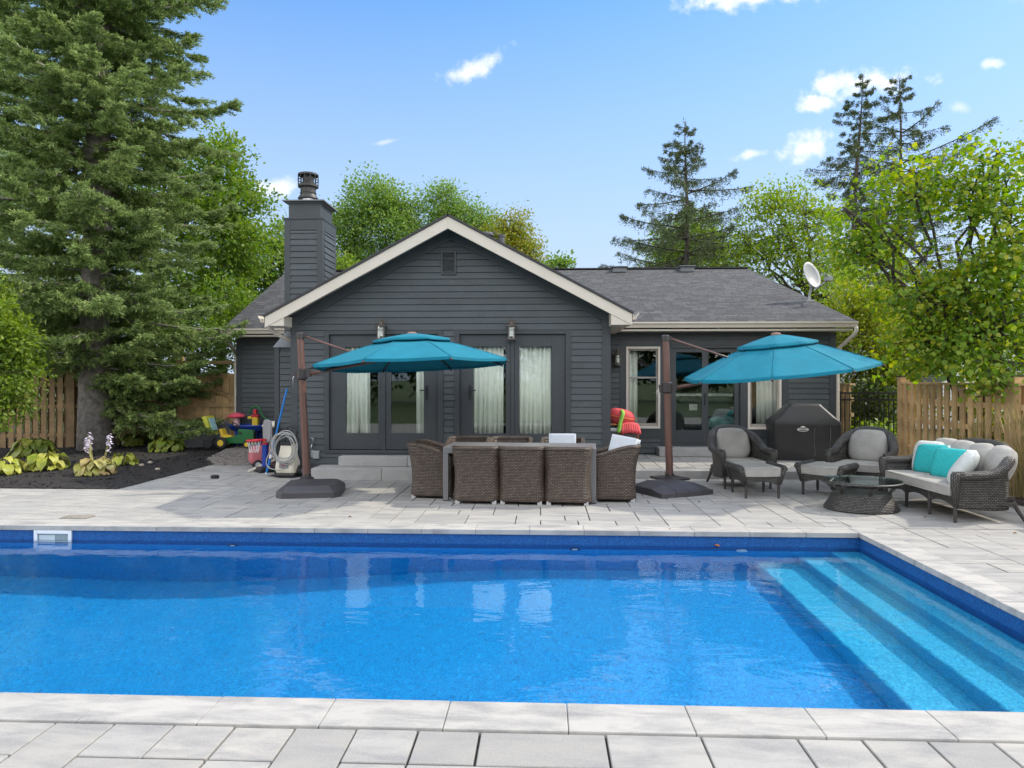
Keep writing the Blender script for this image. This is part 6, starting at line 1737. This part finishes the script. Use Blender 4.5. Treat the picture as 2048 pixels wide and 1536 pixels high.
def reed(label, x, y, n, H, seed):
    g = np.random.default_rng(seed); r = thing('reed_grass', label, 'ornamental grass', (x, y, .02), 0, 'feather reed grasses along the cedar fence')
    for nm, k, h0, h1, spread, w_ in (('blades', n * 2, .5, .85, .42, .012), ('plumes', n, .85, 1.0, .26, .010)):
        a = g.uniform(0, 6.28, k); l_ = H * g.uniform(h0, h1, k); sp = spread * g.uniform(.1, 1, k) * l_; base = np.stack([x + g.normal(0, .07, k), y + g.normal(0, .07, k), np.full(k, .03)], 1)
        dirv = np.stack([np.cos(a), np.sin(a), 0 * a], 1); rows = []; sd_ = np.stack([-np.sin(a + g.normal(0, .6, k)), np.cos(a), 0 * a], 1); m_ = 7
        for i in range(m_ + 1):
            u = i / m_; p_ = base + dirv * (sp * u ** 2)[:, None]; p_[:, 2] += l_ * (u - (.25 * u ** 3 if nm == 'blades' else .04 * u ** 3)); ww = w_ * (1 - u) ** .6 * .5 if nm == 'blades' else w_ * .5 * (.35 if u < .72 else 1.6 * (1.1 - u) / .35)
            rows.append(np.stack([p_ - sd_ * ww, p_ + sd_ * ww], 1))
        Rw = np.stack(rows, 1)                                  # k, m+1, 2, 3
        V = Rw.reshape(-1, 3); bi = (np.arange(k) * (m_ + 1) * 2)[:, None] + (np.arange(m_) * 2)[None]
        F = np.stack([bi, bi + 1, bi + 3, bi + 2], -1).reshape(-1, 4)
        fast(nm, V, F, GRASSM, r)


reed('tan feather reed grass clump behind the middle of the loveseat', 6.78, 11.3, 60, 1.20, 1)
reed('tallest tan reed grass clump behind the near end of the loveseat', 6.75, 10.3, 75, 1.38, 2)
reed('reed grass clump at the right edge in front of the cedar fence', 6.80, 9.35, 60, 1.15, 3)
reed('short green reed grass clump behind the far arm of the loveseat', 6.85, 12.1, 50, .85, 4)

# the garden behind the camera, seen only as reflections in the panes
LAWNT = broadleaf('garden_trees', None, (0, -24, 0), [(-14, -24, 4, 4, 3, 4), (-6, -26, 5, 4, 3, 5), (3, -25, 4.5, 4, 3, 4.5), (11, -24, 4, 4, 3, 4), (19, -23, 4, 4, 3, 4), (-10, -23, 5, 2, 1.5, 2), (0, -23, 5, 2, 1.5, 2), (10, -23, 5, 2, 1.5, 2)], 420, 90, .38, DKBUSH, BARKD, .2, .8, 61, .8)
for k in ('label', 'category'):
    if k in LAWNT: del LAWNT[k]
tag(LAWNT, 'dark tree belt across the lawn, seen reflected in the glass panes', 'trees', kind='stuff')
